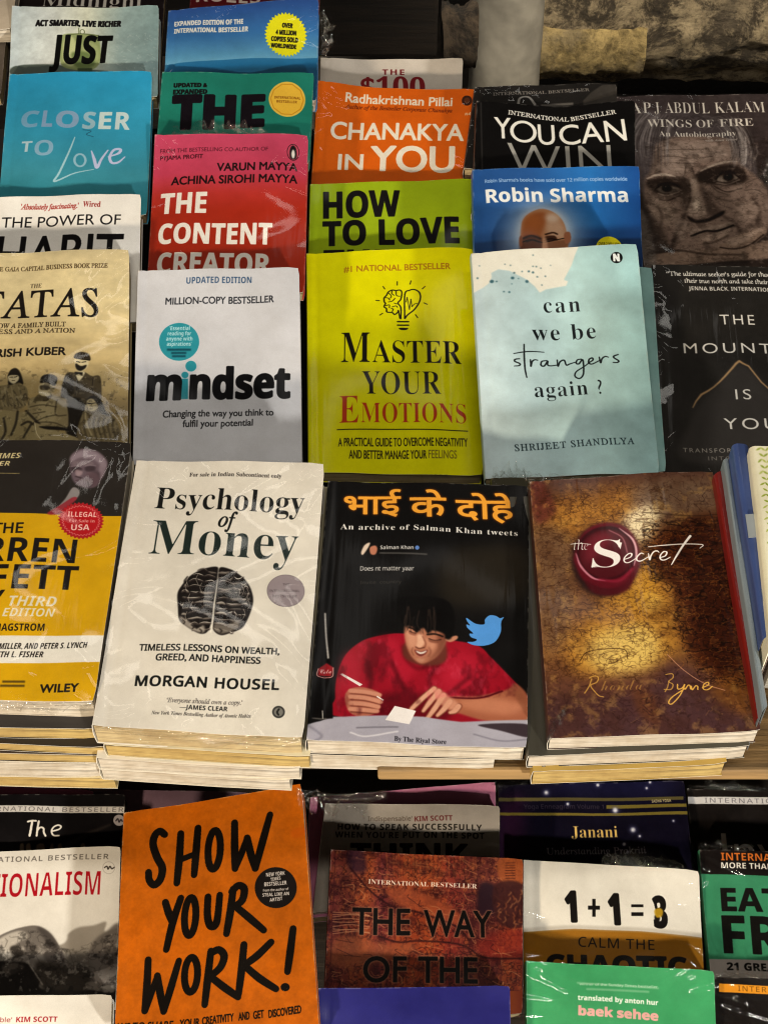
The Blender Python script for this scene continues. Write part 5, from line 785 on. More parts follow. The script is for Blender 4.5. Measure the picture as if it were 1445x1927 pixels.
# ------------------------------------------------------------------ the stall and what stands behind it
def mat_rock(name, c1, c2, sc, patch=None, dist=.006):
    N = NT(name); tc = N.n('ShaderNodeTexCoord'); a = N.n('ShaderNodeTexNoise', i_Scale=sc, i_Detail=12.0, i_Roughness=.78, i_Distortion=.3); N.l(tc.outputs['Object'], a.inputs['Vector'])
    r = N.ramp(a.outputs[0], [(.34, tuple(x * .35 for x in lin(c1)[:3]) + (1,)), (.45, lin(c1)), (.54, lin(c2)), (.68, tuple(min(1, x * 1.6) for x in lin(c2)[:3]) + (1,))]); out = r.outputs[0]
    if patch:
        g = N.n('ShaderNodeTexNoise', i_Scale=patch[1], i_Detail=6.0, i_Roughness=.7); N.l(tc.outputs['Object'], g.inputs['Vector']); k = N.ramp(g.outputs[0], [(.47, (0, 0, 0, 1)), (.66, (.85, .85, .85, 1))]); mx = N.n('ShaderNodeMix', data_type='RGBA'); N.l(k.outputs[0], mx.inputs[0]); N.l(out, mx.inputs[6]); mx.inputs[7].default_value = lin(patch[0]); out = mx.outputs[2]
    sp = N.n('ShaderNodeTexVoronoi', i_Scale=sc * 9); N.l(tc.outputs['Object'], sp.inputs['Vector']); sr = N.ramp(sp.outputs['Distance'], [(.05, (.45, .43, .4, 1)), (.35, (1, 1, 1, 1))]); m2 = N.n('ShaderNodeMix', data_type='RGBA', blend_type='MULTIPLY'); m2.inputs[0].default_value = .55; N.l(out, m2.inputs[6]); N.l(sr.outputs[0], m2.inputs[7])
    N.l(m2.outputs[2], N.b.inputs['Base Color']); N.b.inputs['Roughness'].default_value = .92
    b2 = N.n('ShaderNodeTexNoise', i_Scale=sc * 6, i_Detail=8.0, i_Roughness=.75); N.l(tc.outputs['Object'], b2.inputs['Vector']); ad = N.n('ShaderNodeMath', operation='MULTIPLY_ADD'); N.l(a.outputs[0], ad.inputs[0]); ad.inputs[1].default_value = 1.5; N.l(b2.outputs[0], ad.inputs[2])
    bp = N.n('ShaderNodeBump', i_Strength=.9, i_Distance=dist); N.l(ad.outputs[0], bp.inputs['Height']); N.l(bp.outputs[0], N.b.inputs['Normal']); return N.m
def mat_wood(c1, c2):
    N = NT('raw_plank'); tc = N.n('ShaderNodeTexCoord'); mp = N.n('ShaderNodeMapping'); mp.inputs['Scale'].default_value = (5, 60, 60); N.l(tc.outputs['Object'], mp.inputs[0]); a = N.n('ShaderNodeTexNoise', i_Scale=1.5, i_Detail=6.0, i_Roughness=.65); N.l(mp.outputs[0], a.inputs['Vector'])
    r = N.ramp(a.outputs[0], [(.32, lin(c1)), (.62, lin(c2))]); N.l(r.outputs[0], N.b.inputs['Base Color']); N.b.inputs['Roughness'].default_value = .75; b = N.n('ShaderNodeBump', i_Strength=.5, i_Distance=.002); N.l(a.outputs[0], b.inputs['Height']); N.l(b.outputs[0], N.b.inputs['Normal']); return N.m
def mat_cloth(col):
    N = NT('dark_cloth'); tc = N.n('ShaderNodeTexCoord'); a = N.n('ShaderNodeTexNoise', i_Scale=14.0, i_Detail=6.0); N.l(tc.outputs['Object'], a.inputs['Vector']); c = lin(col); r = N.ramp(a.outputs[0], [(.3, tuple(x * .5 for x in c[:3]) + (1,)), (.7, c)]); N.l(r.outputs[0], N.b.inputs['Base Color']); N.b.inputs['Roughness'].default_value = .95; b = N.n('ShaderNodeBump', i_Strength=.5, i_Distance=.01); N.l(a.outputs[0], b.inputs['Height']); N.l(b.outputs[0], N.b.inputs['Normal']); return N.m
def extrude_profile(name, prof, x0, x1, mat, parent=None, nx=30, wob=.002, seed=1):
    rg = random.Random(seed); V, F = [], []; n = len(prof)
    for i in range(nx + 1):
        for y, z in prof: V.append((x0 + (x1 - x0) * i / nx, y + rg.uniform(-wob, wob), z + rg.uniform(-wob, 0)))
    for i in range(nx):
        for j in range(n - 1): a = i * n + j; F.append((a, a + 1, a + n + 1, a + n))
    return mesh(name, V, F, mat, parent)
WOOD = mat_wood('#3f311d', '#86693f'); DWOOD = mat_wood('#1c1712', '#332a20'); CLOTH = mat_cloth('#1b1815')
gr = boxm('ground', (-8, -6, -.2), (8, 9, 0), mat_rock('paving', '#1c1916', '#3a342d', 3.0), bev=0); tag(gr, 'dark street paving under and behind the book stall', 'ground', kind='structure')
st = bpy.data.objects.new('book_stall', None); COL.objects.link(st); st.location = (0, .95, 0); tag(st, 'wooden book stall with a raw plank edge between the upper and lower rows', 'stall')
def part(name, lo, hi, m, bev=.002): o = boxm(name, lo, hi, m, bev=bev); o.parent = st; o.matrix_parent_inverse = Matrix.Translation((0, -.95, 0)); return o
part('table_top', (-1.3, .665, .640), (1.3, 1.40, .658), DWOOD, .003); part('plank', (-.004, .6125, .7015), (1.3, .70, .7125), WOOD, .002); part('plank', (-.004, .66, .660), (1.3, .70, .700), DWOOD, .002); part('lower_shelf', (-1.3, .50, .292), (1.3, .93, .315), DWOOD); part('light_block_panel', (-1.3, .935, .30), (1.3, .95, .638), CLOTH)  # dark panel behind the lower shelf is added to stop light leaking through
for x in (-1.27, 1.27):
    for y in (.62, 1.36): part('leg', (x - .025, y - .025, 0), (x + .025, y + .025, .638), DWOOD)
cl = extrude_profile('display_cloth', [(.705, .661), (.80, .664), (.84, .688), (1.064, .704), (1.2, .755), (1.245, .772), (1.255, .76), (1.262, .6595)], -1.25, 1.25, CLOTH, seed=4); tag(cl, 'dark cloth spread on the table under the upper rows of books', 'cloth')
# pole and rubble wall behind
def pole():
    V, F = [], []; n, m = 40, 44; rg = random.Random(2)
    for j in range(m + 1):
        z = j / m * 1.5
        for i in range(n):
            a = i / n * 2 * math.pi; r = .0525 + .0008 * math.sin(3 * a + z * 9) + .0006 * math.sin(z * 40 + 2 * a) + rg.uniform(-.0003, .0003); r += .006 * math.exp(-(z / .03) ** 2); V.append((r * math.cos(a), r * math.sin(a), z))
    for j in range(m):
        for i in range(n): F.append((j * n + i, j * n + (i + 1) % n, (j + 1) * n + (i + 1) % n, (j + 1) * n + i))
    F.append(tuple(range(n))[::-1]); F.append(tuple(range(m * n, m * n + n)))
    o = mesh('pole', V, F, mat_plain('#8a877e', .8, 0, var=.42)); return o
# ------------------------------------------------------------------ the books: (name, four cover points, depth, tilt, roll, tuck, thickness, paper, ...)
DEF = {}
BOOKS = []
CR, CW, YL = '#b9a67c', '#c4bbab', '#b49a5c'
def B(key, q, D, label, bg, paint, tilt=16, roll=0, ext=1., t=.013, pg=CR, sp=None, wrap=.35, sag=0., curl=(0, 0, 0, 0), bulge=.0012, group='paperbacks on the upper rows', grain=.03):
    BOOKS.append(dict(key=key, q=q, D=D, label=label, bg=bg, paint=paint, tilt=tilt, roll=roll, ext=ext, t=t, pg=pg, sp=sp or bg, wrap=wrap, sag=sag, curl=curl, bulge=bulge, group=group, grain=grain))
UP, MID, LOW = 'paperbacks laid in overlapping rows on the table', 'paperbacks lying on top of the front stacks', 'paperbacks propped on the lower shelf'
B('midnight', [(38, -40), (312, -45), (308, 12), (35, 12)], 1.445, 'near-black book lettered Midnight, cut by the top edge of the photo', '#1c1416', c_midnight, ext=3, group=UP)
B('rules', [(362, -40), (602, -45), (600, 2), (358, 6)], 1.445, 'dark red book whose title bottom shows above the blue book', '#5a1219', c_rules, ext=3, group=UP)
B('beige', [(-210, -70), (36, -60), (22, 58), (-225, 60)], 1.42, 'beige book at the top left corner beside the bulb-jar cover', '#b9ab97', c_plain, ext=1.0, group=UP, pg=CW)
B('grey', [(-215, 62), (14, 60), (4, 150), (-225, 150)], 1.405, 'dim grey-brown book at the left edge below the beige one', '#5c534b', c_plain, ext=1.3, group=UP)
B('just', [(24, 15), (299, 11), (298, 137), (17, 137)], 1.393, 'pale grey book titled JUST with a green bulb jar on it', '#b4c2c4', c_just, ext=1.35, t=.014, group=UP, sp='#aab8ba')
B('blue', [(317, 16), (600, 1), (597, 140), (310, 133)], 1.396, 'sky-blue book with a round yellow starburst seal', '#3673b0', c_blue, ext=1.35, wrap=.9, pg=CW, group=UP, curl=(0, .002, 0, 0))
B('closer', [(18, 136), (287, 138), (279, 350), (0, 350)], 1.350, 'turquoise book titled CLOSER TO Love', '#2f90b4', c_closer, ext=1.25, t=0.011, group=UP, curl=(0, .003, 0, 0))
B('teal', [(306, 136), (591, 137), (584, 257), (296, 249)], 1.353, 'dark teal book with black THE and a gold seal', '#1d7565', c_teal, ext=1.4, wrap=.5, t=0.011, group=UP)
B('hundred', [(604, 112), (871, 110), (869, 170), (602, 170)], 1.42, 'pale grey book showing THE $100 in dark red', '#cbc2b6', c_hundred, ext=2.5, group=UP, wrap=.2)
B('chanakya', [(598, 155), (894, 167), (891, 334), (586, 343)], 1.387, 'orange book titled IN YOU in cream capitals', '#dd620c', c_chanakya, ext=1.5, group=UP, wrap=.8, sag=.004)
B('content', [(292, 254), (580, 253), (573, 510), (279, 510)], 1.311, 'pink to red book titled THE CONTENT CREATOR', '#c23c34', c_content, ext=1.15, t=0.011, group=UP, wrap=1.)
B('habit', [(-22, 372), (266, 366), (263, 506), (-35, 506)], 1.280, 'white book titled THE POWER OF HABIT', WHT, c_habit, ext=1.7, t=0.012, group=UP, wrap=.2)
B('intl', [(894, 162), (1160, 160), (1160, 195), (890, 192)], 1.369, 'black plastic-wrapped book behind the YOU CAN WIN cover', '#1b1918', c_intl, ext=5, group=UP, wrap=.9)
B('kalam', [(1160, 181), (1472, 178), (1525, 502), (1213, 500)], 1.42, 'brown book filled by an elderly face resting on a hand', '#463a38', c_kalam, ext=1.1, group=UP, wrap=.8)
B('win', [(897, 190), (1195, 188), (1195, 310), (892, 318)], 1.349, 'black book titled YOU CAN WIN', '#0e0d0d', c_win, ext=1.6, t=0.011, group=UP, sag=.008, wrap=.3)
B('robin', [(889, 320), (1203, 312), (1209, 490), (893, 472)], 1.304, 'blue book with the top of a bald head in glasses', '#2a5a9c', c_robin, ext=1.6, t=0.012, group=UP, wrap=.3)
B('howto', [(584, 348), (893, 337), (890, 472), (581, 472)], 1.328, 'lime-green book titled HOW TO LOVE', '#93ab16', c_howto, ext=1.6, t=0.011, group=UP, wrap=.4)
B('tata', [(-62, 477), (244, 471), (240, 830), (-80, 835)], 1.236, 'sepia book with an old family photograph', '#bba877', c_tata, ext=1.05, t=0.016, group=UP, wrap=.7, pg=CR)
B('mindset', [(260, 511), (563, 504), (568, 868), (250, 861)], 1.233, 'light grey book titled mindset with a teal disc', '#c6c7cc', c_mindset, ext=1.03, t=0.013, group=UP, wrap=.2)
B('master', [(577, 475), (890, 468), (909, 896), (581, 890)], 1.283, 'yellow book titled MASTER YOUR EMOTIONS', '#d6d200', c_master, ext=1.0, t=0.013, group=UP, wrap=.4)
B('scopy', [(915, 505), (1227, 503), (1252, 880), (925, 890)], 1.245, 'plain sea-green cover sticking out behind the pale strangers book', '#7ea6a4', c_scopy, ext=1.03, t=0.011, group=UP, wrap=.3)
B('strangers', [(887, 476), (1198, 460), (1241, 894), (914, 899)], 1.231, 'pale aqua book titled can we be strangers again', '#b4d0d4', c_strangers, ext=1.0, t=0.011, group=UP, wrap=.2, curl=(0, .002, 0, 0))
B('mountain', [(1228, 500), (1540, 505), (1570, 890), (1243, 892)], 1.260, 'black book with a thin gold mountain peak line', '#1d1b19', c_mountain, ext=1.05, t=0.013, group=UP, wrap=1.)
B('warren', [(-120, 828), (248, 832), (178, 1324), (-230, 1310)], 1.117, 'yellow and black book with a red ILLEGAL seal', '#24201d', c_warren, tilt=10, t=.020, pg=CW, group=MID, wrap=1., sp='#d8cdb6')
B('psych', [(257, 865), (611, 876), (571, 1391), (174, 1367)], 1.108, 'cream book titled Psychology of Money with a brain', '#dcd6ca', c_psych, tilt=10, t=.022, pg=CR, group=MID, wrap=.8)
B('dark', [(925, 899), (1180, 899), (1200, 1384), (935, 1390)], 1.128, 'dark wrapped book whose top edge shows behind the black and gilt covers', '#3d3a2c', c_plain, tilt=10, t=.014, pg=CW, group=MID, wrap=.9)
B('bhai', [(618, 908), (996, 914), (992, 1409), (577, 1396)], 1.108, 'black book with a man in a red shirt and a blue bird', '#0f0e0e', c_bhai, tilt=10, t=.017, pg=CW, group=MID, wrap=.15, sp='#1a1817')
B('secret', [(997, 905), (1342, 889), (1432, 1379), (1034, 1391)], 1.096, 'gilt parchment book with a dark red wax seal', '#6b4528', c_secret, tilt=10, t=.014, pg=CW, group=MID, wrap=.5, sp='#3a2018')
B('rose', [(-80, 1478), (176, 1487), (168, 1600), (-95, 1600)], 1.408, 'rose pink book edge above the black book with a white stripe', '#b0607f', c_plain, ext=1., group=LOW, wrap=.5, t=.010)
B('mauve', [(168, 1486), (470, 1492), (460, 1600), (160, 1600)], 1.418, 'dim mauve-grey book behind the orange hand-lettered book', '#6d5560', c_plain, ext=1., group=LOW, wrap=.6, t=.010)
B('pink', [(584, 1502), (932, 1472), (935, 1700), (575, 1730)], 1.388, 'dusty pink book cover peeping out behind the grey THINK book', '#b06c86', c_plain, ext=1., group=LOW, wrap=.6)
B('national', [(-60, 1497), (236, 1495), (226, 1620), (-75, 1620)], 1.395, 'black book with a white stripe and the word The', '#121011', c_national, ext=1.5, group=LOW, wrap=.6)
B('janani', [(938, 1480), (1287, 1469), (1303, 1625), (936, 1628)], 1.40, 'night-blue starry book titled Janani', '#100d1c', c_janani, ext=1.4, group=LOW, wrap=.9)
B('inv', [(1293, 1485), (1600, 1495), (1610, 1620), (1305, 1625)], 1.405, 'black wrapped book with a white stripe at the right edge', '#1b1716', c_inv, ext=1.5, group=LOW, wrap=1.)
B('think', [(612, 1513), (940, 1517), (940, 1620), (598, 1640)], 1.373, 'grey-beige book titled THINK', '#948b80', c_think, ext=1.6, t=.015, pg=CW, group=LOW, wrap=.7, sp='#c9c2b4')
B('rational', [(-80, 1607), (228, 1594), (218, 1870), (-95, 1880)], 1.364, 'off-white book with red capitals over dark rocks', '#d8d3c8', c_rational, ext=1.1, t=.009, group=LOW, wrap=.25)
B('way', [(623, 1600), (984, 1618), (983, 1860), (611, 1858)], 1.334, 'rust-red carved-temple book titled THE WAY OF THE', '#7d3420', c_way, ext=1.2, group=LOW, wrap=.2)
B('one', [(985, 1619), (1315, 1639), (1324, 1826), (985, 1812)], 1.348, 'white and brown book printed with a 1 + 1 sum', '#dad5c9', c_one, ext=1.3, group=LOW, wrap=.7)
B('eat', [(1316, 1600), (1640, 1610), (1650, 1850), (1337, 1840)], 1.36, 'green and black wrapped book starting EAT', '#357f5a', c_eat, ext=1.25, group=LOW, wrap=1.)
B('kim', [(-85, 1877), (211, 1872), (208, 1990), (-95, 1990)], 1.282, 'plain white book with small red author name at the bottom left', '#dedad0', c_kim, ext=1.5, group=LOW, wrap=.3)
B('show', [(233, 1530), (569, 1480), (601, 1940), (216, 1940)], 1.325, 'large orange book hand-lettered SHOW YOUR WORK!', '#a8520a', c_show, roll=5, ext=1.05, t=.012, group=LOW, wrap=.15, curl=(0, .006, 0, 0), pg=CW)
B('purple', [(600, 1862), (959, 1856), (962, 1990), (595, 1990)], 1.264, 'plain indigo cover at the bottom of the photo', '#262569', c_plain, ext=1.5, group=LOW, wrap=.25)
B('green', [(990, 1810), (1343, 1828), (1350, 1990), (992, 1990)], 1.291, 'bright green book with pink lower-case author name', '#3f9a62', c_green, ext=1.4, group=LOW, wrap=.7)
B('inter', [(1344, 1840), (1660, 1850), (1665, 1990), (1348, 1990)], 1.297, 'black book with an orange stripe in the lower right corner', '#181514', c_inter, ext=1.5, group=LOW, wrap=1.)

ROOT, PLN, SHP = {}, {}, {}
prints = []
for i, d in enumerate(BOOKS):
    pl = Plane(d['q'], d['D'], d['tilt'], d['roll'], d['ext']); cv = Cover(pl, d['bg'], grain=d['grain'], seed=i + 1); d['paint'](cv); prints.append(cv.done(d['key'])); PLN[d['key']] = pl
if TXO.name in COL.objects: COL.objects.unlink(TXO)
bpy.data.objects.remove(TXO); bpy.data.curves.remove(TXT)
for i, d in enumerate(BOOKS):
    pl = PLN[d['key']]; M, ox, oy = frame_of(pl, d['t']); r = bpy.data.objects.new('book', None); COL.objects.link(r); r.empty_display_size = .03; r.matrix_world = M
    tag(r, d['label'], 'book', d['group']); c = [(p[0] - ox, oy - p[1]) for p in pl.c]
    sh = Shape(c, d['t'], i, d['bulge'], d['sag'], d['curl']); lo, hi = pl.lo, pl.hi
    uvf = lambda x, y, lo=lo, hi=hi, ox=ox, oy=oy: ((x + ox - lo[0]) / (hi[0] - lo[0]), 1 - (oy - y - lo[1]) / (hi[1] - lo[1]))
    build_book(r, sh, mat_print(d['key'], prints[i], d['wrap'], i + 1), mat_plain(d['sp'], .45, .4), mat_pages(d['pg'], .5 if d['wrap'] > .75 and d['group'] == MID else 0.), uvf)
    ROOT[d['key']] = r; SHP[d['key']] = sh
    if d['wrap'] >= .7: film_sheet(r, sh, i, int(26 + 34 * d['wrap']))

# copies lying under the top books of the front stacks
def under(key, lay, label, col, pg, t, dz, dx=0., dy=0., rot=0., wrap=0., w=1.):
    sh = SHP[key]; a = math.radians(rot); c, s = math.cos(a), math.sin(a)
    r = bpy.data.objects.new('book', None); COL.objects.link(r); r.empty_display_size = .03
    r.matrix_world = ROOT[key].matrix_world @ Matrix.Translation((dx, dy, -dz)) @ Matrix.Rotation(a, 4, 'Z')
    tag(r, label, 'book', 'books in the front stacks under the top covers')
    q = [(p[0] * w, p[1]) for p in sh.c]; m = mat_plain(col, .45, .4)
    build_book(r, Shape(q, t, lay + 50, .0004, 0, (0, 0, 0, 0), .0004), m, m, mat_pages(pg, wrap), lambda x, y: (0, 0), nv=6); return r
under('warren', 1, 'cream-paged book directly under the yellow and black cover', '#1c1818', YL, .0130, .0134, .001, -.0085, .8)
under('warren', 2, 'second cream-paged book under the yellow and black cover', '#17120f', YL, .0100, .0238, .005, -.0120, -1.2)
under('warren', 3, 'third cream-paged book under the yellow and black cover', '#2a1c12', YL, .0112, .0354, .0085, -.0135, .3)
under('warren', 4, 'pale wrapped book second from the bottom of the left stack', '#cfc4ae', CW, .0215, .0573, -.002, -.0135, .8, .8)
under('warren', 5, 'yellow-paged book at the foot of the left stack', '#c9b98a', YL, .0150, .0727, .004, -.0130, .2)
under('psych', 1, 'yellow-paged book right under the brain cover', '#c9bf9f', YL, .0155, .0159, .004, -.001, -.3)
under('psych', 2, 'pale wrapped book second from the bottom of the brain-cover stack', '#d8d0be', CW, .0150, .0313, -.0025, -.002, .4, .9)
under('psych', 3, 'pale book at the foot of the brain-cover stack', '#d0c6b0', CW, .0150, .0467, -.006, -.002, -.2, .5, .95)
under('bhai', 1, 'white-paged book under the black red-shirt cover', '#d9d2c6', CW, .0210, .0214, -.010, .002, .6, .7, .90)
under('secret', 1, 'white-paged dark-covered book right under the gilt parchment cover', '#37342a', CW, .0150, .0154, -.008, -.003, .5, .6, 1.06)
under('secret', 2, 'yellow-paged book at the foot of the gilt-cover stack', '#a98a3c', YL, .0165, .0323, -.012, -.006, .6, 0., .94)
# ------------------------------------------------------------------ books standing spine up at the right end of the front row
def spine_book(key, q, D, label, col, t, pg=CW, wrap=.5, rnd=.004, tilt=10, marks=(), paint=None):
    pl = Plane(q, D, tilt, 0, 1.0); M, ox, oy = frame_of(pl, t); r = bpy.data.objects.new('book', None); COL.objects.link(r); r.matrix_world = M; r.empty_display_size = .03
    tag(r, label, 'book', 'books standing at the right end of the front row'); c = [np.array((p[0] - ox, oy - p[1])) for p in pl.c]
    w = np.linalg.norm(c[1] - c[0]); k = min(rnd, w * .45)
    prof = [(0, 0), (0, .5), (0, 1 - k / t)] + [((k / w) * (1 - math.cos(a)), 1 - (k / t) * (1 - math.sin(a))) for a in np.linspace(.3, 1.57, 5)] + [(u, 1) for u in (.3, .5, .7)] + [(1 - (k / w) * (1 - math.cos(a)), 1 - (k / t) * (1 - math.sin(a))) for a in np.linspace(1.57, .3, 5)] + [(1, 1 - k / t), (1, .5), (1, 0)]
    V, F, UV = [], [], []; n = len(prof); nv = 20; rg = random.Random(len(label))
    for ins in (0, .0005):
        for j in range(nv + 1):
            v = j / nv
            for u, z in prof:
                uu = u + (ins / w if u < .5 else -ins / w); p = (c[0] * (1 - uu) + c[1] * uu) * (1 - v) + (c[3] * (1 - uu) + c[2] * uu) * v; zz = z * t - ins * (z > .9) + .0006 * math.sin(9 * v + u * 3 + len(label)) * (z > .5)
                V.append((p[0], p[1], zz)); UV.append(((p[0] + ox - pl.lo[0]) / (pl.hi - pl.lo)[0], 1 - (oy - p[1] - pl.lo[1]) / (pl.hi - pl.lo)[1]))
    S = (nv + 1) * n
    for j in range(nv):
        for i in range(n - 1): a = j * n + i; F.append((a, a + 1, a + n + 1, a + n)); F.append((S + a, S + a + n, S + a + n + 1, S + a + 1))
        for i in (0, n - 1): a = j * n + i; F.append((a, a + n, S + a + n, S + a))
    for i in range(n - 1):
        for j in (0, nv): a = j * n + i; F.append((a, a + 1, S + a + 1, S + a))
    m = mat_plain(col, .4, wrap)
    if paint: cvp = Cover(pl, col, seed=77); paint(cvp); m = mat_print(key, cvp.done(key), wrap, 9)
    mesh('cover', V, F, m, r, None, UV)
    V, F = [], []; g = 6
    for z in (.001, t - max(.0035, rnd * .8)):
        for v in (.012, .988):
            for i in range(g + 1): u = .1 + .8 * i / g; p = (c[0] * (1 - u) + c[1] * u) * (1 - v) + (c[3] * (1 - u) + c[2] * u) * v; V.append((p[0], p[1], z))
    e = g + 1
    for i in range(g):
        for a, b in ((0, 1), (2, 3), (0, 2), (1, 3)): F.append((a * e + i, a * e + i + 1, b * e + i + 1, b * e + i))
    for i in (0, g): F.append((i, e + i, 3 * e + i, 2 * e + i))
    mesh('pages', V, F, mat_pages(pg), r); PLN[key] = pl; ROOT[key] = r
    for nm, qq, cc in marks:
        P = pl.to2(pl.hit(np.array(qq, float))); vs = [(p[0] - ox, oy - p[1], t + .0012) for p in P] + [(p[0] - ox, oy - p[1], t + .0004) for p in P]
        mesh(nm, vs, [(0, 1, 2, 3), (7, 6, 5, 4), (0, 4, 5, 1), (1, 5, 6, 2), (2, 6, 7, 3), (3, 7, 4, 0)], mat_plain(cc, .5, .3), r, smooth=False)
def p_leaf(c):
    c.fr('P'); rg = random.Random(6); A = np.array([(1411, 838), (1600, 842), (1640, 1250), (1452, 1210)], float)
    at = lambda u, v: (A[0] * (1 - u) + A[1] * u) * (1 - v) + (A[3] * (1 - u) + A[2] * u) * v
    for j in range(34):
        for i in range(22):
            v = (j + .5) / 34; u = .085 + (i + (.5 if j % 2 else 0)) * .042
            if u > .99: continue
            x, y = at(u, v); a = (.75 if (i + j) % 2 else -.75) + rg.uniform(-.25, .25); L = 7.5; dx, dy = math.cos(a) * L * .8, math.sin(a) * L * .6; k = rg.choice(['#8d9c3c', '#a2ad55', '#7f9132'])
            c.b([(x - dx, y - dy), (x - dy * .35, y + dx * .3), (x + dx, y + dy), (x + dy * .35, y - dx * .3)], k, .3)
def p_fold(c):
    c.mott(40, .1); rg = random.Random(3)
    for i in range(30): y = 860 + i * 13; x = 1365 + (y - 858) * .2; c.line([(x, y), (x + 5, y + rg.uniform(-5, 5)), (x + 11, y + 4)], 2.2, rg.choice(['#15100e', '#7a5a4c', '#3a2a24']), .4, .8)
spine_book('red_spine', [(1343, 892), (1361, 885), (1434, 1340), (1424, 1354)], 1.086, 'red spine next to the right edge of the gilt cover', '#74140f', .045, wrap=1., rnd=.003)
spine_book('grey_spine', [(1361, 864), (1372, 863), (1445, 1325), (1434, 1340)], 1.078, 'thin blue-grey spine between the red spine and the dark patterned one', '#7f8c94', .050, rnd=.0018)
spine_book('dark_spine', [(1372, 858), (1383, 856), (1455, 1230), (1444, 1240)], 1.076, 'thin dark patterned spine between grey and blue ones', '#4a2c26', .050, rnd=.0015, paint=p_fold)
spine_book('blue_spine', [(1378, 835), (1410, 835), (1470, 1180), (1436, 1200)], 1.066, 'navy blue spine with a pale paper label', '#3b4f86', .055, rnd=.004, wrap=.8, marks=[('paper_label', [(1402, 970), (1426, 968), (1433, 1011), (1408, 1013)], '#9aa3aa'), ('paper_label', [(1432, 1112), (1452, 1110), (1457, 1133), (1436, 1135)], '#8c979f')])
spine_book('leaf', [(1411, 838), (1600, 842), (1640, 1250), (1452, 1210)], 1.052, 'cream book with a green leaf pattern at the right edge', '#dcd8bd', .055, rnd=.004, wrap=.6, paint=p_leaf)
# flat books under those, at the right end of the table
def low_book(key, q, D, label, col, pg, t, wrap=.3, tilt=8):
    pl = Plane(q, D, tilt, 0, 1.0); M, ox, oy = frame_of(pl, t); r = bpy.data.objects.new('book', None); COL.objects.link(r); r.matrix_world = M; r.empty_display_size = .03
    tag(r, label, 'book', 'books in the front stacks under the top covers'); m = mat_plain(col, .45, wrap)
    build_book(r, Shape([(p[0] - ox, oy - p[1]) for p in pl.c], t, 8, .0005), m, m, mat_pages(pg, .5), lambda x, y: (0, 0), nv=8); ROOT[key] = r
low_book('redges', [(1290, 1050), (1600, 1050), (1670, 1424), (1302, 1421)], 1.205, 'white-paged book with dark red covers at the foot of the right stack', '#5d1414', CW, .0085)
low_book('corner', [(1428, 1040), (1640, 1040), (1690, 1372), (1436, 1368)], 1.165, 'cream-paged book under the leaf-patterned one at the right edge', '#d6cdb8', CR, .012)
low_book('corner2', [(1420, 1030), (1640, 1030), (1690, 1392), (1438, 1388)], 1.183, 'pale grey book lying lowest under the leaf-patterned one', '#9d9a94', CW, .008)

# ------------------------------------------------------------------ loose film
def lp(key, px, dz=.001):
    pl = PLN[key]; d = next(b for b in BOOKS if b['key'] == key); ox, oy = (pl.c[2] + pl.c[3]) / 2; P = pl.to2(pl.hit(np.array(px, float)))
    return [(p[0] - ox, oy - p[1], d['t'] + dz) for p in P]
flap(ROOT['content'], lp('content', [(322, 255), (400, 254), (500, 254)]), (0, .010, .003), 1)
flap(ROOT['one'], lp('one', [(1135, 1629), (1190, 1632), (1290, 1638)]), (0, .014, .003), 2)
flap(ROOT['eat'], lp('eat', [(1318, 1650), (1317, 1604), (1350, 1601), (1420, 1603)]), (-.002, .006, .004), 3, .003)
flap(ROOT['janani'], lp('janani', [(930, 1492), (985, 1478), (1060, 1476)]), (-.006, .006, .008), 4, .006)
flap(ROOT['janani'], lp('janani', [(936, 1520), (932, 1490), (950, 1480)]), (-.016, .004, .008), 5, .006)
flap(ROOT['kalam'], lp('kalam', [(1424, 330), (1436, 300), (1460, 285)]), (.012, -.03, .010), 6, .007)
flap(ROOT['inv'], lp('inv', [(1293, 1487), (1360, 1488), (1445, 1491)]), (0, .007, .003), 7, .003)
flap(ROOT['inter'], lp('inter', [(1345, 1842), (1400, 1844), (1470, 1848)]), (0, .006, .004), 8, .004)
flap(ROOT['psych'], lp('psych', [(176, 1366), (300, 1375), (440, 1383), (572, 1390)], .0), (0, -.004, -.014), 9, .0022)
flap(ROOT['warren'], lp('warren', [(-20, 1318), (80, 1322), (180, 1324)], .0), (0, -.003, -.011), 10, .002)
flap(ROOT['secret'], lp('secret', [(1034, 1388), (1046, 1350), (1064, 1335)]), (-.004, -.012, .003), 11, .003)
flap(ROOT['secret'], lp('secret', [(996, 930), (1000, 906), (1060, 902)]), (-.003, .003, .003), 12, .0025)
flap(ROOT['blue'], lp('blue', [(600, 20), (603, 60), (602, 110)]), (.012, .0, -.004), 13, .003)
flap(ROOT['dark'], lp('dark', [(928, 900), (960, 899), (996, 899)]), (0, .006, .004), 14, .004)
fg = flap(None, [(-.054, .607, .700), (-.03, .604, .699), (.000, .605, .701)], (0, -.004, -.022), 15, .004); fg.name = 'plastic_sheet'; fg.data.name = 'plastic_sheet'; tag(fg, 'crumpled clear plastic sheet hanging under the plank edge below the black red-shirt cover', 'plastic sheet')

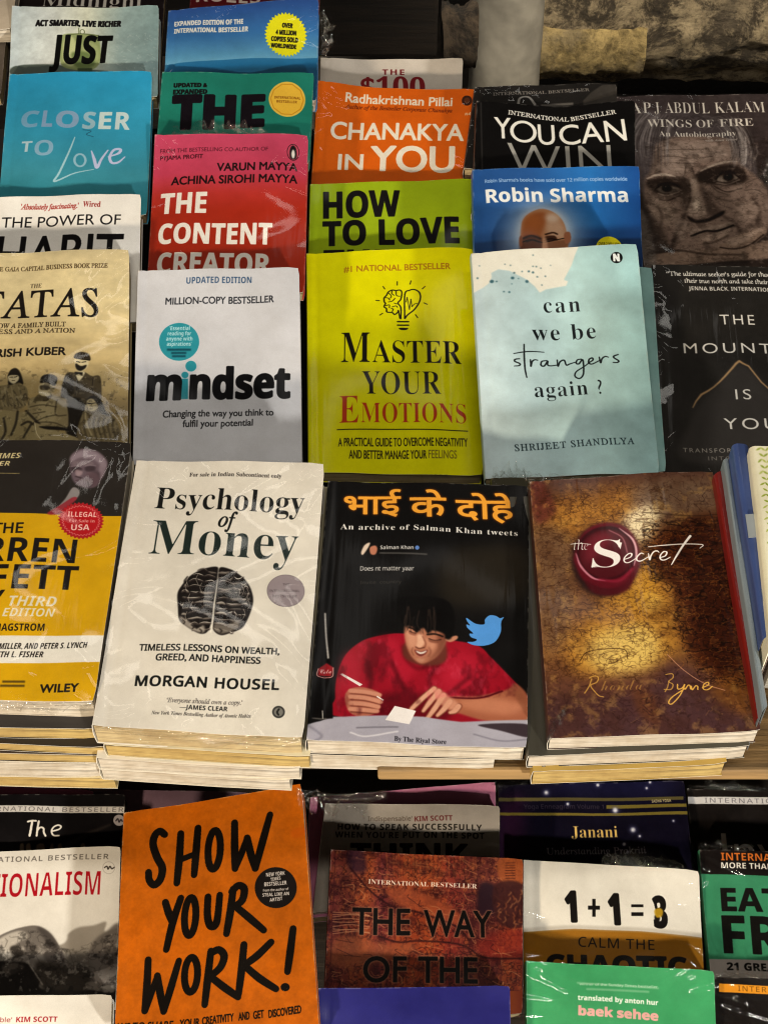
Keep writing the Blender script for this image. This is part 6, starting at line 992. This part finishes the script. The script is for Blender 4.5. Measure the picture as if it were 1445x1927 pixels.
# ------------------------------------------------------------------ behind the stall
po = pole(); po.location = (.177, 2.2, 0); tag(po, 'grey round post standing behind the black books', 'post')
def rubble(name, x0, x1, prof, mat, seed, amp, nx=110, sub=5, parent=None):
    P = cat(np.array(prof, float), False, sub); V, F = [], []; n = len(P); H = fbm(nx + 1, n, 14, 4, seed) + .5 * fbm(nx + 1, n, 4, 3, seed + 1)
    T = np.gradient(P, axis=0); N_ = np.stack([T[:, 1], -T[:, 0]], 1); N_ /= np.linalg.norm(N_, axis=1, keepdims=True)
    for i in range(nx + 1):
        for j in range(n): d = H[i, j] * amp * 2; V.append((x0 + (x1 - x0) * i / nx + .3 * d, P[j, 0] + N_[j, 0] * d, P[j, 1] + N_[j, 1] * d))
    for i in range(nx):
        for j in range(n - 1): a = i * n + j; F.append((a, a + 1, a + n + 1, a + n))
    F.append(tuple(range(n))); F.append(tuple(range(nx * n, nx * n + n))[::-1]); return mesh(name, V, F, mat, parent)
rw = bpy.data.objects.new('stone_wall', None); COL.objects.link(rw); rw.location = (.9, 2.6, 0); tag(rw, 'rough stone wall behind the post with a yellow painted brick', 'wall', kind='thing')
inv = Matrix.Translation((-.9, -2.6, 0))
a = rubble('masonry', .19, 1.9, [(2.75, .82), (2.36, .78), (2.33, .5), (2.33, .30), (2.345, .22), (2.40, .155), (2.46, .12), (2.75, .115)], mat_rock('rough_stone', '#4c4335', '#a99a7d', 19.0, ('#655b4c', 5.0), .014), 3, .016, 170, 9, rw); a.matrix_parent_inverse = inv
a = rubble('painted_brick', .235, .405, [(2.42, .275), (2.345, .273), (2.318, .258), (2.314, .222), (2.325, .195), (2.36, .187), (2.44, .19)], mat_rock('yellow_brick', '#665836', '#978558', 16.0, ('#857a62', 7.0), .008), 8, .006, 60, 7, rw); a.matrix_parent_inverse = inv
bd = boxm('board', (-.34, 1.75, .552), (.062, 1.785, .90), mat_wood('#0f0c0a', '#241c15'), bev=.004); tag(bd, 'dark wooden board standing behind the pale grey $100 book', 'board')
ch = rubble('rubble_stone', .068, .108, [(1.80, .60), (1.76, .605), (1.745, .58), (1.745, .555), (1.77, .53), (1.80, .52)], mat_rock('dark_stone', '#1c1712', '#4a3f33', 14.0), 12, .01, 20, 4); tag(ch, 'small dark broken stone between the board and the grey post', 'stone')
